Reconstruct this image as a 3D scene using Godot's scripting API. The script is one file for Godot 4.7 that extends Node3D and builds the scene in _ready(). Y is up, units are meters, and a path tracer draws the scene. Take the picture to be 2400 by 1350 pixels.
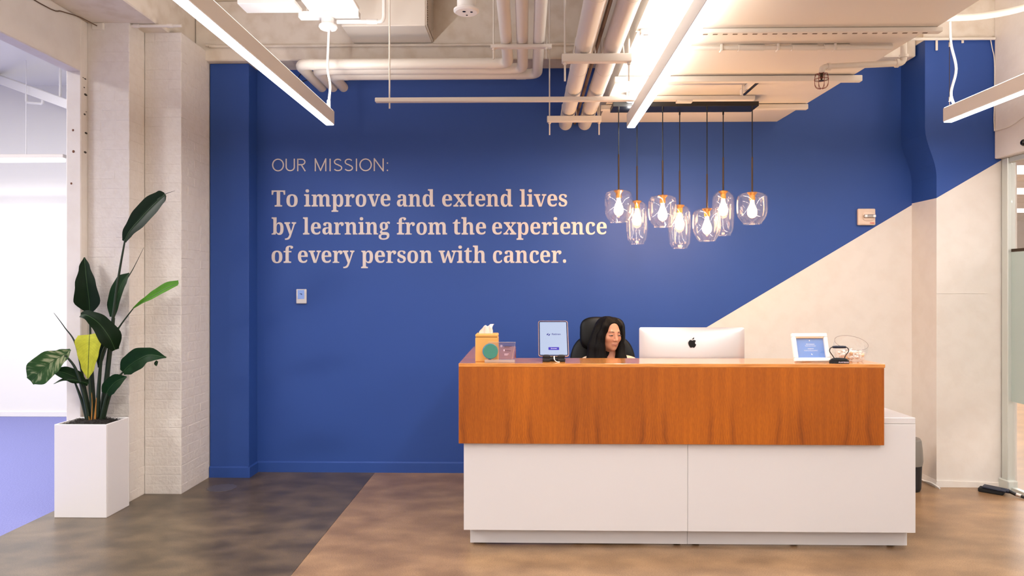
extends Node3D

# The camera stands 1.5 m above the floor in the middle of a reception room and looks along -z, a degree to the left.
const FOCAL := 1650.0          # focal length in pixels of the 2400 x 1350 frame
const YAW := 0.0194
const EYE := 1.5
const CEIL := 3.75
const BACK := 5.71             # distance of the blue wall
const LED_DOWN := 6.1
const LED_UP := 7.0
const LED_TINT := Color(1.0, 0.985, 0.97)

var M := {}
var uvk := 0.0                 # metres to UV, 0: no UVs
var rng := RandomNumberGenerator.new()
var brick_meshes := {}
var stroke_font := {}


func _ready() -> void:
	rng.seed = 7
	set_camera_and_light()
	make_materials()
	build_shell()
	build_piers()
	build_back_wall()
	build_right_column()
	build_glass_wall()
	build_side_room()
	build_far_office()
	build_duct()
	build_ceiling_services()
	build_led_lights()
	build_pendants()
	build_desk()
	build_wall_things()
	build_counter_things()
	build_chair()
	build_person()
	build_planter()
	build_floor_things()


func set_camera_and_light() -> void:
	var cam := Camera3D.new()
	cam.name = "camera"
	cam.position = Vector3(0, EYE, 0)
	cam.rotation.y = YAW
	cam.fov = rad_to_deg(2.0 * atan(675.0 / FOCAL))
	cam.near = 0.05
	cam.far = 100.0
	add_child(cam)
	cam.current = true
	var env := Environment.new()
	env.background_mode = Environment.BG_COLOR
	env.background_color = Color(0.55, 0.62, 0.75)
	env.background_energy_multiplier = 0.3
	env.tonemap_mode = Environment.TONE_MAPPER_LINEAR
	env.tonemap_exposure = 0.94
	env.sdfgi_enabled = true
	env.ssao_enabled = true
	env.ssil_enabled = true
	var we := WorldEnvironment.new()
	we.name = "world_environment"
	we.environment = env
	add_child(we)


# ---------------------------------------------------------------- helpers

# the point of the room at a given distance (along -z) that the camera sees at a pixel of the 2400 x 1350 frame
func at(px: float, py: float, depth: float) -> Vector3:
	var u := (px - 1200.0) / FOCAL
	var v := (675.0 - py) / FOCAL
	var d := Vector3(-sin(YAW) + u * cos(YAW), v, -cos(YAW) - u * sin(YAW))
	return Vector3(0, EYE, 0) + d * (depth / -d.z)


func sx(px: float, depth: float) -> float:
	return at(px, 675, depth).x


func mat(key: String, c: Color, rough := 0.6, metal := 0.0, spec := 0.5) -> StandardMaterial3D:
	var m := StandardMaterial3D.new()
	m.resource_name = key
	m.albedo_color = c
	m.roughness = rough
	m.metallic = metal
	m.metallic_specular = spec
	M[key] = m
	return m


func glow(key: String, c: Color, energy: float) -> StandardMaterial3D:
	var m := mat(key, Color(0.9, 0.9, 0.9), 0.5)
	m.emission_enabled = true
	m.emission = c
	m.emission_energy_multiplier = energy
	return m


func noise_tex(freq: float, oct: int, ramp: Gradient, size := 512, sd := 1, kind := FastNoiseLite.TYPE_SIMPLEX_SMOOTH) -> NoiseTexture2D:
	var n := FastNoiseLite.new()
	n.seed = sd
	n.noise_type = kind
	n.frequency = freq
	n.fractal_type = FastNoiseLite.FRACTAL_FBM
	n.fractal_octaves = oct
	var t := NoiseTexture2D.new()
	t.width = size
	t.height = size
	t.seamless = true
	t.noise = n
	t.normalize = true
	if ramp:
		t.color_ramp = ramp
	return t


func ramp(stops: Array) -> Gradient:
	var g := Gradient.new()
	g.offsets = PackedFloat32Array(stops.map(func(s): return s[0]))
	g.colors = PackedColorArray(stops.map(func(s): return s[1]))
	return g


func mb() -> SurfaceTool:
	var st := SurfaceTool.new()
	st.begin(Mesh.PRIMITIVE_TRIANGLES)
	return st


func vert(st: SurfaceTool, p: Vector3, n: Vector3) -> void:
	if uvk > 0.0:
		var a := n.abs()
		if a.z >= a.x and a.z >= a.y:
			st.set_uv(Vector2(p.x, -p.y) * uvk)
		elif a.y >= a.x:
			st.set_uv(Vector2(p.z, p.x) * uvk)
		else:
			st.set_uv(Vector2(p.z, -p.y) * uvk)
	st.add_vertex(p)


# counter-clockwise seen from outside
func tri(st: SurfaceTool, a: Vector3, b: Vector3, c: Vector3) -> void:
	var n := (b - a).cross(c - a)
	vert(st, a, n)
	vert(st, c, n)
	vert(st, b, n)


func quad(st: SurfaceTool, a: Vector3, b: Vector3, c: Vector3, d: Vector3) -> void:
	tri(st, a, b, c)
	tri(st, a, c, d)


func away(st: SurfaceTool, p: Array, centre: Vector3) -> void:
	var n: Vector3 = (p[1] - p[0]).cross(p[2] - p[0])
	if n.dot((p[0] + p[1] + p[2]) / 3.0 - centre) < 0.0:
		p = p.duplicate()
		p.reverse()
	tri(st, p[0], p[1], p[2])
	if p.size() == 4:
		tri(st, p[0], p[2], p[3])


# a box with chamfered edges
func bx(st: SurfaceTool, c: Vector3, s: Vector3, b := 0.0, basis := Basis()) -> void:
	st.set_smooth_group(-1)
	var h := s * 0.5
	b = minf(b, minf(h.x, minf(h.y, h.z)) * 0.9)
	var pt := func(sg: Vector3, axis: int) -> Vector3:
		var p := h - Vector3(b, b, b)
		p[axis] = h[axis]
		return c + basis * (p * sg)
	for axis in 3:
		var i := (axis + 1) % 3
		var j := (axis + 2) % 3
		for s1 in [-1.0, 1.0]:
			var q := []
			for st2 in [[-1.0, -1.0], [1.0, -1.0], [1.0, 1.0], [-1.0, 1.0]]:
				var sg := Vector3.ZERO
				sg[axis] = s1
				sg[i] = st2[0]
				sg[j] = st2[1]
				q.append(pt.call(sg, axis))
			away(st, q, c)
		if b <= 0.0:
			continue
		for s1 in [-1.0, 1.0]:
			for s2 in [-1.0, 1.0]:
				var lo := Vector3.ZERO
				lo[i] = s1
				lo[j] = s2
				lo[axis] = -1.0
				var hi := lo
				hi[axis] = 1.0
				away(st, [pt.call(lo, i), pt.call(hi, i), pt.call(hi, j), pt.call(lo, j)], c)
	if b > 0.0:
		for x in [-1.0, 1.0]:
			for y in [-1.0, 1.0]:
				for z in [-1.0, 1.0]:
					var sg := Vector3(x, y, z)
					away(st, [pt.call(sg, 0), pt.call(sg, 1), pt.call(sg, 2)], c)


func span(st: SurfaceTool, lo: Vector3, hi: Vector3, b := 0.0) -> void:
	bx(st, (lo + hi) * 0.5, (hi - lo).abs(), b)


# a round bar along a path; r is one radius or one per point
func tube(st: SurfaceTool, pts: Array, r, seg := 12, caps := true) -> void:
	var n := pts.size()
	var rings := []
	var up := Vector3.ZERO
	for i in n:
		var t: Vector3 = (pts[mini(i + 1, n - 1)] - pts[maxi(i - 1, 0)]).normalized()
		if i == 0:
			up = t.cross(Vector3.RIGHT if absf(t.x) < 0.8 else Vector3.UP).normalized()
		else:
			up = (up - t * up.dot(t)).normalized()
		var side := t.cross(up)
		var rr: float = r[i] if r is Array else r
		var ring := []
		for k in seg:
			var a := TAU * k / seg
			ring.append(pts[i] + (up * cos(a) + side * sin(a)) * rr)
		rings.append(ring)
	st.set_smooth_group(1)
	for i in n - 1:
		for k in seg:
			var l := (k + 1) % seg
			quad(st, rings[i][k], rings[i][l], rings[i + 1][l], rings[i + 1][k])
	if caps:
		st.set_smooth_group(-1)
		for k in range(1, seg - 1):
			tri(st, rings[0][0], rings[0][k + 1], rings[0][k])
			tri(st, rings[n - 1][0], rings[n - 1][k], rings[n - 1][k + 1])


# a path with its corners rounded
func bent(pts: Array, r: float, n := 6) -> Array:
	var out := [pts[0]]
	for i in range(1, pts.size() - 1):
		var a: Vector3 = pts[i] + (pts[i - 1] - pts[i]).normalized() * minf(r, pts[i].distance_to(pts[i - 1]) * 0.49)
		var b: Vector3 = pts[i] + (pts[i + 1] - pts[i]).normalized() * minf(r, pts[i].distance_to(pts[i + 1]) * 0.49)
		for k in n + 1:
			var t := float(k) / n
			out.append(a.lerp(pts[i], t).lerp(pts[i].lerp(b, t), t))
	out.append(pts[-1])
	return out


func smooth_path(pts: Array, n := 6) -> Array:
	var c := Curve3D.new()
	for i in pts.size():
		var tan: Vector3 = (pts[mini(i + 1, pts.size() - 1)] - pts[maxi(i - 1, 0)]) / 6.0
		c.add_point(pts[i], -tan, tan)
	var out := []
	for i in pts.size() - 1:
		for k in n:
			out.append(c.sample(i, float(k) / n))
	out.append(pts[-1])
	return out


# a profile of (radius, height) turned about y, bottom to top along the outside
func lathe(st: SurfaceTool, prof: Array, seg := 24, xf := Transform3D(), group := 1) -> void:
	st.set_smooth_group(group)
	for i in prof.size() - 1:
		if group == 0:
			st.set_smooth_group(2 + i)
		for k in seg:
			var a := TAU * k / seg
			var b := TAU * (k + 1) / seg
			var p := prof
			var q0 := xf * Vector3(p[i].x * cos(a), p[i].y, -p[i].x * sin(a))
			var q1 := xf * Vector3(p[i].x * cos(b), p[i].y, -p[i].x * sin(b))
			var q2 := xf * Vector3(p[i + 1].x * cos(b), p[i + 1].y, -p[i + 1].x * sin(b))
			var q3 := xf * Vector3(p[i + 1].x * cos(a), p[i + 1].y, -p[i + 1].x * sin(a))
			if p[i].x > 1e-5:
				tri(st, q0, q1, q2)
			if p[i + 1].x > 1e-5:
				tri(st, q0, q2, q3)


# a flat outline (x right, y up) given depth along z
func extrude(st: SurfaceTool, poly: PackedVector2Array, z0: float, z1: float, xf := Transform3D(), smooth_sides := false) -> void:
	if Geometry2D.is_polygon_clockwise(poly):
		poly = poly.duplicate()
		poly.reverse()
	var idx := Geometry2D.triangulate_polygon(poly)
	st.set_smooth_group(-1)
	for i in range(0, idx.size(), 3):
		var a := poly[idx[i]]
		var b := poly[idx[i + 1]]
		var c := poly[idx[i + 2]]
		if (b - a).cross(c - a) < 0.0:
			var t := b
			b = c
			c = t
		tri(st, xf * Vector3(a.x, a.y, z1), xf * Vector3(b.x, b.y, z1), xf * Vector3(c.x, c.y, z1))
		tri(st, xf * Vector3(a.x, a.y, z0), xf * Vector3(c.x, c.y, z0), xf * Vector3(b.x, b.y, z0))
	st.set_smooth_group(3 if smooth_sides else -1)
	for i in poly.size():
		var a := poly[i]
		var b := poly[(i + 1) % poly.size()]
		quad(st, xf * Vector3(a.x, a.y, z0), xf * Vector3(b.x, b.y, z0), xf * Vector3(b.x, b.y, z1), xf * Vector3(a.x, a.y, z1))


# a cushion-like solid
func pillow(st: SurfaceTool, c: Vector3, r: Vector3, e1 := 0.5, e2 := 0.5, basis := Basis(), nu := 28, nv := 16) -> void:
	st.set_smooth_group(1)
	var w := func(a: float, e: float) -> float: return signf(a) * pow(absf(a), e)
	var p := func(i: int, j: int) -> Vector3:
		var u := TAU * (i % nu) / nu
		var v := PI * j / nv - PI / 2
		return c + basis * (r * Vector3(w.call(cos(v), e1) * w.call(cos(u), e2), w.call(sin(v), e1), -w.call(cos(v), e1) * w.call(sin(u), e2)))
	for j in nv:
		for i in nu:
			if j > 0:
				tri(st, p.call(i, j), p.call(i + 1, j), p.call(i + 1, j + 1))
			if j < nv - 1:
				tri(st, p.call(i, j), p.call(i + 1, j + 1), p.call(i, j + 1))


func rounded(w: float, h: float, r: float, n := 5) -> PackedVector2Array:
	var out := PackedVector2Array()
	for q in [[1, 1, 0.0], [-1, 1, 0.25], [-1, -1, 0.5], [1, -1, 0.75]]:
		for k in n + 1:
			var a: float = TAU * (q[2] + 0.25 * k / n)
			out.append(Vector2(q[0] * (w / 2 - r), q[1] * (h / 2 - r)) + Vector2(cos(a), sin(a)) * r)
	return out


func done(st: SurfaceTool, called: String, m: Material, parent: Node3D = null, normals := true) -> MeshInstance3D:
	if normals:
		st.generate_normals()
	var o := MeshInstance3D.new()
	o.name = called
	o.mesh = st.commit()
	o.material_override = m
	o.cast_shadow = GeometryInstance3D.SHADOW_CASTING_SETTING_ON
	put(o, parent if parent else self)
	return o


func put(o: Node3D, parent: Node) -> void:
	var base := String(o.name)
	var n := 0
	while parent.has_node(NodePath(o.name)):
		n += 1
		o.name = "%s_%03d" % [base, n]
	parent.add_child(o, true)


func thing(called: String, label: String, category: String, group := "", kind := "") -> Node3D:
	var o := Node3D.new()
	o.name = called
	put(o, self)
	return tag(o, label, category, group, kind)


func tag(o: Node3D, label: String, category := "", group := "", kind := "") -> Node3D:
	if label:
		o.set_meta("label", label)
	if category:
		o.set_meta("category", category)
	if group:
		o.set_meta("group", group)
	if kind:
		o.set_meta("kind", kind)
	return o


func box(called: String, parent: Node3D, m: Material, lo: Vector3, hi: Vector3, b := 0.003) -> MeshInstance3D:
	var st := mb()
	span(st, lo, hi, b)
	return done(st, called, m, parent)


func pipe(called: String, parent: Node3D, m: Material, pts: Array, r, seg := 14) -> MeshInstance3D:
	var st := mb()
	tube(st, pts, r, seg)
	return done(st, called, m, parent)


func structure(called: String, label: String, category: String) -> Node3D:
	return thing(called, label, category, "", "structure")


# lettering: one mesh of solid letters, its baseline's left end at the origin of xf, fitted to a cap height and (if given) a width
func text(called: String, s: String, serif: bool, bold: bool, cap: float, width: float, thick: float, xf: Transform3D, m: Material, parent: Node3D, centre := false) -> MeshInstance3D:
	var f := SystemFont.new()
	f.font_names = PackedStringArray(["Droid Serif" if serif else "Droid Sans"])
	f.font_weight = 700 if bold else 400
	var make := func(t: String) -> TextMesh:
		var tm := TextMesh.new()
		tm.font = f
		tm.font_size = 64
		tm.pixel_size = 0.01
		tm.depth = 0.0
		tm.curve_step = 1.0
		tm.text = t
		tm.horizontal_alignment = HORIZONTAL_ALIGNMENT_LEFT
		tm.vertical_alignment = VERTICAL_ALIGNMENT_TOP
		return tm
	var h: AABB = make.call("H").get_aabb()
	var tm: TextMesh = make.call(s)
	tm.depth = 0.02
	var box_: AABB = tm.get_aabb()
	var k := cap / h.size.y
	var kx := width / box_.size.x if width > 0.0 else k
	var off := Vector3(-box_.position.x - (box_.size.x * 0.5 if centre else 0.0), -h.position.y, 0.01)
	var b := Basis.from_scale(Vector3(kx, k, thick / 0.02))
	var st := SurfaceTool.new()
	for i in tm.get_surface_count():
		st.append_from(tm, i, xf * Transform3D(b, b * off))
	return done(st, called, m, parent, false)


# ---------------------------------------------------------------- bodies made from joined capsules

var f_val: PackedFloat32Array
var f_lo: Vector3
var f_n: Vector3i
var f_cell: float


func field(lo: Vector3, hi: Vector3, cell: float) -> void:
	f_lo = lo
	f_cell = cell
	f_n = Vector3i(((hi - lo) / cell).ceil()) + Vector3i(1, 1, 1)
	f_val = PackedFloat32Array()
	f_val.resize(f_n.x * f_n.y * f_n.z)
	f_val.fill(1.0)


func dist(p: Vector3, s: Array) -> float:
	if s.size() == 2:
		var q: Vector3 = p - s[0]
		var r: Vector3 = s[1]
		var k0 := (q / r).length()
		var k1 := (q / (r * r)).length()
		return k0 * (k0 - 1.0) / maxf(k1, 1e-6)
	var a: Vector3 = s[0]
	var ab: Vector3 = s[1] - a
	var t := clampf((p - a).dot(ab) / maxf(ab.length_squared(), 1e-9), 0.0, 1.0)
	return p.distance_to(a + ab * t) - lerpf(s[2], s[3], t)


# s: [centre, radii] or [a, b, radius at a, radius at b]; joined with a smooth minimum, or cut away
func add_shape(s: Array, k: float, cut := false) -> void:
	var lo: Vector3
	var hi: Vector3
	if s.size() == 2:
		lo = s[0] - s[1]
		hi = s[0] + s[1]
	else:
		var r := maxf(s[2], s[3])
		lo = s[0].min(s[1]) - Vector3.ONE * r
		hi = s[0].max(s[1]) + Vector3.ONE * r
	var m := k + 2.5 * f_cell
	var i0 := Vector3i(((lo - Vector3.ONE * m - f_lo) / f_cell).floor()).clamp(Vector3i.ZERO, f_n - Vector3i.ONE)
	var i1 := Vector3i(((hi + Vector3.ONE * m - f_lo) / f_cell).ceil()).clamp(Vector3i.ZERO, f_n - Vector3i.ONE)
	for z in range(i0.z, i1.z + 1):
		for y in range(i0.y, i1.y + 1):
			var row := f_n.x * (y + f_n.y * z)
			for x in range(i0.x, i1.x + 1):
				var d := dist(f_lo + Vector3(x, y, z) * f_cell, s)
				var e := f_val[row + x]
				if cut:
					var h := maxf(k - absf(e + d), 0.0) / k
					f_val[row + x] = maxf(e, -d) + h * h * k * 0.25
				else:
					var h := maxf(k - absf(e - d), 0.0) / k
					f_val[row + x] = minf(e, d) - h * h * k * 0.25


# surface nets: one vertex in each cell that the surface crosses
func nets(st: SurfaceTool, xf := Transform3D()) -> void:
	var nx := f_n.x
	var ny := f_n.y
	var nz := f_n.z
	var where := PackedInt32Array()
	where.resize(f_val.size())
	where.fill(-1)
	var pts := PackedVector3Array()
	var off := [0, 1, nx, nx + 1, nx * ny, nx * ny + 1, nx * ny + nx, nx * ny + nx + 1]
	var co := [Vector3(0, 0, 0), Vector3(1, 0, 0), Vector3(0, 1, 0), Vector3(1, 1, 0), Vector3(0, 0, 1), Vector3(1, 0, 1), Vector3(0, 1, 1), Vector3(1, 1, 1)]
	var edges := [[0, 1], [2, 3], [4, 5], [6, 7], [0, 2], [1, 3], [4, 6], [5, 7], [0, 4], [1, 5], [2, 6], [3, 7]]
	for z in nz - 1:
		for y in ny - 1:
			for x in nx - 1:
				var b := x + nx * (y + ny * z)
				var inside := 0
				for k in 8:
					if f_val[b + off[k]] < 0.0:
						inside += 1
				if inside == 0 or inside == 8:
					continue
				var sum := Vector3.ZERO
				var n := 0
				for e in edges:
					var va := f_val[b + off[e[0]]]
					var vb := f_val[b + off[e[1]]]
					if (va < 0.0) != (vb < 0.0):
						sum += co[e[0]].lerp(co[e[1]], va / (va - vb))
						n += 1
				where[b] = pts.size()
				pts.append(xf * (f_lo + (Vector3(x, y, z) + sum / n) * f_cell))
	st.set_smooth_group(1)
	var step := [1, nx, nx * ny]
	for z in range(1, nz - 1):
		for y in range(1, ny - 1):
			for x in range(1, nx - 1):
				var b := x + nx * (y + ny * z)
				var v0 := f_val[b] < 0.0
				for axis in 3:
					if v0 == (f_val[b + step[axis]] < 0.0):
						continue
					var u: int = step[(axis + 1) % 3]
					var w: int = step[(axis + 2) % 3]
					var q := [where[b], where[b - u], where[b - u - w], where[b - w]]
					if q.has(-1):
						continue
					if v0:
						quad(st, pts[q[0]], pts[q[1]], pts[q[2]], pts[q[3]])
					else:
						quad(st, pts[q[3]], pts[q[2]], pts[q[1]], pts[q[0]])


# ---------------------------------------------------------------- materials

func make_materials() -> void:
	mat("white_paint", Color(0.87, 0.845, 0.82), 0.62)
	mat("blue_paint", Color(0.125, 0.275, 0.57), 0.6)
	mat("side_white", Color(0.90, 0.89, 0.87), 0.65)
	mat("trim_white", Color(0.88, 0.86, 0.84), 0.45)
	mat("ceiling_paint", Color(0.86, 0.82, 0.77), 0.75)
	mat("metal_white", Color(0.87, 0.84, 0.80), 0.45)
	mat("housing", Color(0.84, 0.81, 0.78), 0.4)
	mat("cord_white", Color(0.92, 0.91, 0.90), 0.5)
	mat("laminate", Color(0.815, 0.805, 0.815), 0.34)
	mat("letter_paint", Color(0.83, 0.785, 0.765), 0.6)
	mat("black_metal", Color(0.07, 0.072, 0.078), 0.4)
	mat("black_cord", Color(0.05, 0.055, 0.07), 0.7)
	mat("bronze", Color(0.27, 0.205, 0.15), 0.38, 0.8)
	mat("brass", Color(0.72, 0.50, 0.25), 0.28, 1.0)
	mat("dark_gap", Color(0.05, 0.055, 0.07), 0.8)
	mat("leather", Color(0.035, 0.037, 0.038), 0.45, 0.0, 0.35)
	mat("rubber", Color(0.04, 0.04, 0.045), 0.6)
	mat("aluminium", Color(0.86, 0.85, 0.86), 0.34, 0.75)
	mat("aluminium_frame", Color(0.78, 0.80, 0.78), 0.4, 0.35)
	mat("logo_dark", Color(0.025, 0.03, 0.05), 0.12)
	mat("iron", Color(0.075, 0.085, 0.10), 0.42, 0.3)
	mat("iron_rod", Color(0.20, 0.17, 0.17), 0.4, 0.6)
	mat("glass_rim", Color(0.50, 0.43, 0.42), 0.2, 0.2)
	mat("bamboo", Color(0.86, 0.64, 0.34), 0.45)
	mat("bamboo_dark", Color(0.55, 0.36, 0.16), 0.6)
	mat("tissue", Color(0.95, 0.94, 0.94), 0.9)
	mat("green_disc", Color(0.25, 0.52, 0.46), 0.3)
	mat("blue_rim", Color(0.18, 0.50, 0.72), 0.3)
	mat("frame_white", Color(0.93, 0.92, 0.91), 0.35)
	mat("frame_lining", Color(0.80, 0.68, 0.56), 0.6)
	mat("sign_blue", Color(0.22, 0.49, 0.82), 0.35)
	mat("ink_dark", Color(0.20, 0.17, 0.24), 0.5)
	mat("ink_pale", Color(0.80, 0.75, 0.82), 0.5)
	mat("ink_white", Color(0.96, 0.96, 0.97), 0.5)
	mat("ink_red", Color(0.82, 0.30, 0.22), 0.5)
	mat("cage_red", Color(0.45, 0.12, 0.06), 0.5)
	mat("sweet_white", Color(0.93, 0.90, 0.88), 0.4)
	mat("sweet_tan", Color(0.88, 0.74, 0.60), 0.4)
	mat("planter_white", Color(0.90, 0.885, 0.885), 0.4)
	mat("bristle", Color(0.03, 0.04, 0.06), 0.8)
	mat("brush_blue", Color(0.06, 0.10, 0.19), 0.5)
	mat("silver", Color(0.75, 0.72, 0.70), 0.3, 0.9)
	mat("bin_dark", Color(0.10, 0.10, 0.12), 0.5)
	mat("bin_liner", Color(0.52, 0.50, 0.48), 0.4)
	mat("tablet_gold", Color(0.80, 0.66, 0.56), 0.3, 0.7)
	mat("tablet_bezel", Color(0.06, 0.12, 0.28), 0.25)
	mat("lens_dark", Color(0.03, 0.03, 0.035), 0.12)
	mat("stain", Color(0.24, 0.22, 0.20), 0.9)
	mat("rust", Color(0.45, 0.30, 0.22), 0.9)
	mat("alarm_white", Color(0.86, 0.77, 0.70), 0.4)
	mat("alarm_clear", Color(0.66, 0.63, 0.62), 0.15, 0.4)
	mat("grille_dark", Color(0.38, 0.29, 0.22), 0.6)
	mat("skin", Color(0.80, 0.55, 0.42), 0.5).subsurf_scatter_enabled = true
	M.skin.subsurf_scatter_strength = 0.15
	mat("lips", Color(0.70, 0.40, 0.35), 0.45)
	mat("brow", Color(0.13, 0.075, 0.05), 0.8)
	mat("eye_white", Color(0.52, 0.43, 0.39), 0.3)
	mat("eye_dark", Color(0.05, 0.03, 0.025), 0.2)
	mat("blouse", Color(0.84, 0.74, 0.64), 0.8)
	mat("trousers", Color(0.10, 0.11, 0.15), 0.85)
	mat("shoe", Color(0.06, 0.06, 0.065), 0.5)
	var hair := mat("hair", Color(0.04, 0.022, 0.014), 0.6, 0.0, 0.25)
	hair.normal_enabled = true
	hair.normal_texture = strands()
	hair.normal_scale = 0.9
	hair.uv1_triplanar = true
	hair.uv1_scale = Vector3(8, 3, 8)
	mat("soil", Color(0.075, 0.065, 0.06), 0.95)
	mat("moss", Color(0.16, 0.13, 0.11), 0.95)
	# leaves: thin, so that some light comes through them
	leaf_mat("leaf_dark", Color(0.035, 0.13, 0.035), 0.4)
	leaf_mat("leaf_mid", Color(0.055, 0.19, 0.065), 0.42)
	leaf_mat("leaf_pale", Color(0.33, 0.40, 0.27), 0.42)
	leaf_mat("leaf_lime", Color(0.30, 0.53, 0.10), 0.38)
	leaf_mat("leaf_yellow", Color(0.80, 0.81, 0.26), 0.42)
	var vn := veins()
	for k in ["leaf_dark", "leaf_mid", "leaf_lime", "leaf_yellow"]:
		M[k].albedo_texture = vn[0]
	M.leaf_pale.albedo_texture = vn[1]
	M.leaf_pale.albedo_color = Color(1, 1, 1)
	mat("stem", Color(0.06, 0.15, 0.07), 0.5)
	mat("stem_dry", Color(0.62, 0.42, 0.16), 0.7)
	mat("midrib", Color(0.17, 0.30, 0.12), 0.5)
	# glass
	var g := mat("glass", Color(1, 1, 1, 0.05), 0.02)
	g.transparency = BaseMaterial3D.TRANSPARENCY_ALPHA
	g.cull_mode = BaseMaterial3D.CULL_DISABLED
	g = mat("lamp_glass", Color(1.0, 0.98, 0.96, 0.004), 0.01, 0.0, 0.8)
	g.transparency = BaseMaterial3D.TRANSPARENCY_ALPHA
	g.cull_mode = BaseMaterial3D.CULL_DISABLED
	g = mat("frosted", Color(0.70, 0.76, 0.74, 0.86), 0.55)
	g.transparency = BaseMaterial3D.TRANSPARENCY_ALPHA
	g = mat("acrylic", Color(0.62, 0.45, 0.45, 0.10), 0.05)
	g.transparency = BaseMaterial3D.TRANSPARENCY_ALPHA
	g = mat("acrylic_edge", Color(0.80, 0.74, 0.70, 0.5), 0.12)
	g.transparency = BaseMaterial3D.TRANSPARENCY_ALPHA
	# what gives off light
	glow("diffuser", Color(0.93, 0.95, 1.0), 7.0)
	glow("diffuser_up", Color(1.0, 0.98, 0.95), 3.0)
	glow("side_tube", Color(0.92, 0.96, 1.0), 2.2)
	glow("filament", Color(1.0, 0.80, 0.56), 14.0)
	glow("screen", Color(0.79, 0.845, 0.96), 0.95)
	glow("screen_ink", Color(0.28, 0.25, 0.80), 0.5)
	glow("screen_button", Color(0.30, 0.25, 0.86), 0.75)
	glow("panel_screen", Color(0.60, 0.69, 0.93), 0.85)
	glow("panel_ink", Color(0.06, 0.12, 0.35), 0.3)
	glow("monitor_face", Color(0.75, 0.8, 0.9), 0.8)
	for k in ["screen", "screen_ink", "screen_button", "panel_screen", "panel_ink", "monitor_face"]:
		M[k].albedo_color = Color(0.06, 0.06, 0.07)
		M[k].roughness = 0.2
	# plaster and painted brick: shallow bumps
	for k in ["white_paint", "ceiling_paint"]:
		M[k].heightmap_enabled = false
		M[k].normal_enabled = true
		var nt := noise_tex(0.02, 5, null, 512, 3)
		nt.as_normal_map = true
		nt.bump_strength = 3.0
		M[k].normal_texture = nt
		M[k].normal_scale = 0.16
		M[k].uv1_triplanar = true
		M[k].uv1_world_triplanar = true
		M[k].uv1_scale = Vector3(1.3, 1.3, 1.3)
	M.ceiling_paint.albedo_texture = noise_tex(0.008, 5, ramp([[0.1, Color(0.955, 0.94, 0.92)], [0.6, Color(1, 1, 1)]]), 512, 41)
	M.white_paint.albedo_texture = noise_tex(0.008, 5, ramp([[0.1, Color(0.985, 0.98, 0.975)], [0.6, Color(1, 1, 1)]]), 512, 42)
	var pb := M.white_paint.duplicate() as StandardMaterial3D
	pb.resource_name = "painted_brick"
	pb.normal_scale = 1.0
	pb.uv1_scale = Vector3(3, 3, 3)
	M["painted_brick"] = pb
	concrete("concrete_dark", Color(0.275, 0.235, 0.18), Color(0.48, 0.405, 0.31), 11)
	mat("concrete_patch", Color(0.36, 0.335, 0.33), 0.3)
	concrete("concrete_brown", Color(0.515, 0.40, 0.295), Color(0.70, 0.56, 0.415), 23)
	var carpet := mat("blue_carpet", Color(0.50, 0.515, 0.73), 0.9)
	carpet.albedo_texture = noise_tex(0.2, 2, ramp([[0.0, Color(0.85, 0.85, 0.9)], [1.0, Color(1, 1, 1)]]), 256, 9)
	carpet.uv1_triplanar = true
	carpet.uv1_world_triplanar = true
	carpet.uv1_scale = Vector3(1.5, 1.5, 1.5)
	var v := mat("veneer", Color(1, 1, 1), 0.36)
	v.albedo_texture = veneer()
	var vt := mat("veneer_top", Color(0.86, 0.58, 0.30), 0.2)
	vt.albedo_texture = noise_tex(0.03, 4, ramp([[0.0, Color(0.82, 0.74, 0.66)], [0.5, Color(0.95, 0.93, 0.9)], [1.0, Color(1, 1, 1)]]), 256, 31)
	vt.uv1_triplanar = true
	vt.uv1_scale = Vector3(0.6, 8, 6)
	vt.clearcoat_enabled = true
	vt.clearcoat = 0.6
	vt.clearcoat_roughness = 0.1


func leaf_mat(key: String, c: Color, rough: float) -> void:
	var m := mat(key, c, rough + 0.08, 0.0, 0.25)
	m.cull_mode = BaseMaterial3D.CULL_DISABLED
	m.backlight_enabled = true
	m.backlight = Color(c.r, c.g, c.b).lightened(0.1) * 0.6


func concrete(key: String, lo: Color, hi: Color, sd: int) -> void:
	var m := mat(key, Color(1, 1, 1), 0.30)
	m.albedo_texture = noise_tex(0.009, 7, ramp([[0.0, lo], [1.0, hi]]), 1024, sd)
	m.uv1_triplanar = true
	m.uv1_world_triplanar = true
	m.uv1_scale = Vector3(0.28, 0.28, 0.42)
	m.detail_enabled = true
	m.detail_blend_mode = BaseMaterial3D.BLEND_MODE_MUL
	m.detail_uv_layer = BaseMaterial3D.DETAIL_UV_2
	m.detail_albedo = noise_tex(0.12, 3, ramp([[0.1, Color(0.78, 0.77, 0.76)], [0.45, Color(0.93, 0.93, 0.93)], [0.8, Color(1, 1, 1)], [1.0, Color(1, 1, 1)]]), 1024, sd + 2)
	m.uv2_triplanar = true
	m.uv2_world_triplanar = true
	m.uv2_scale = Vector3(0.9, 0.9, 0.9)


# fine upright hair strands as a normal map
func strands() -> ImageTexture:
	var im := Image.create(256, 64, false, Image.FORMAT_RGB8)
	var n := FastNoiseLite.new()
	n.seed = 4
	n.frequency = 0.09
	n.fractal_octaves = 4
	for y in 64:
		for x in 256:
			var h := n.get_noise_2d(x, y * 0.12) * 0.5 + 0.5
			im.set_pixel(x, y, Color(h, h, h))
	im.bump_map_to_normal_map(6.0)
	return ImageTexture.create_from_image(im)


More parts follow.
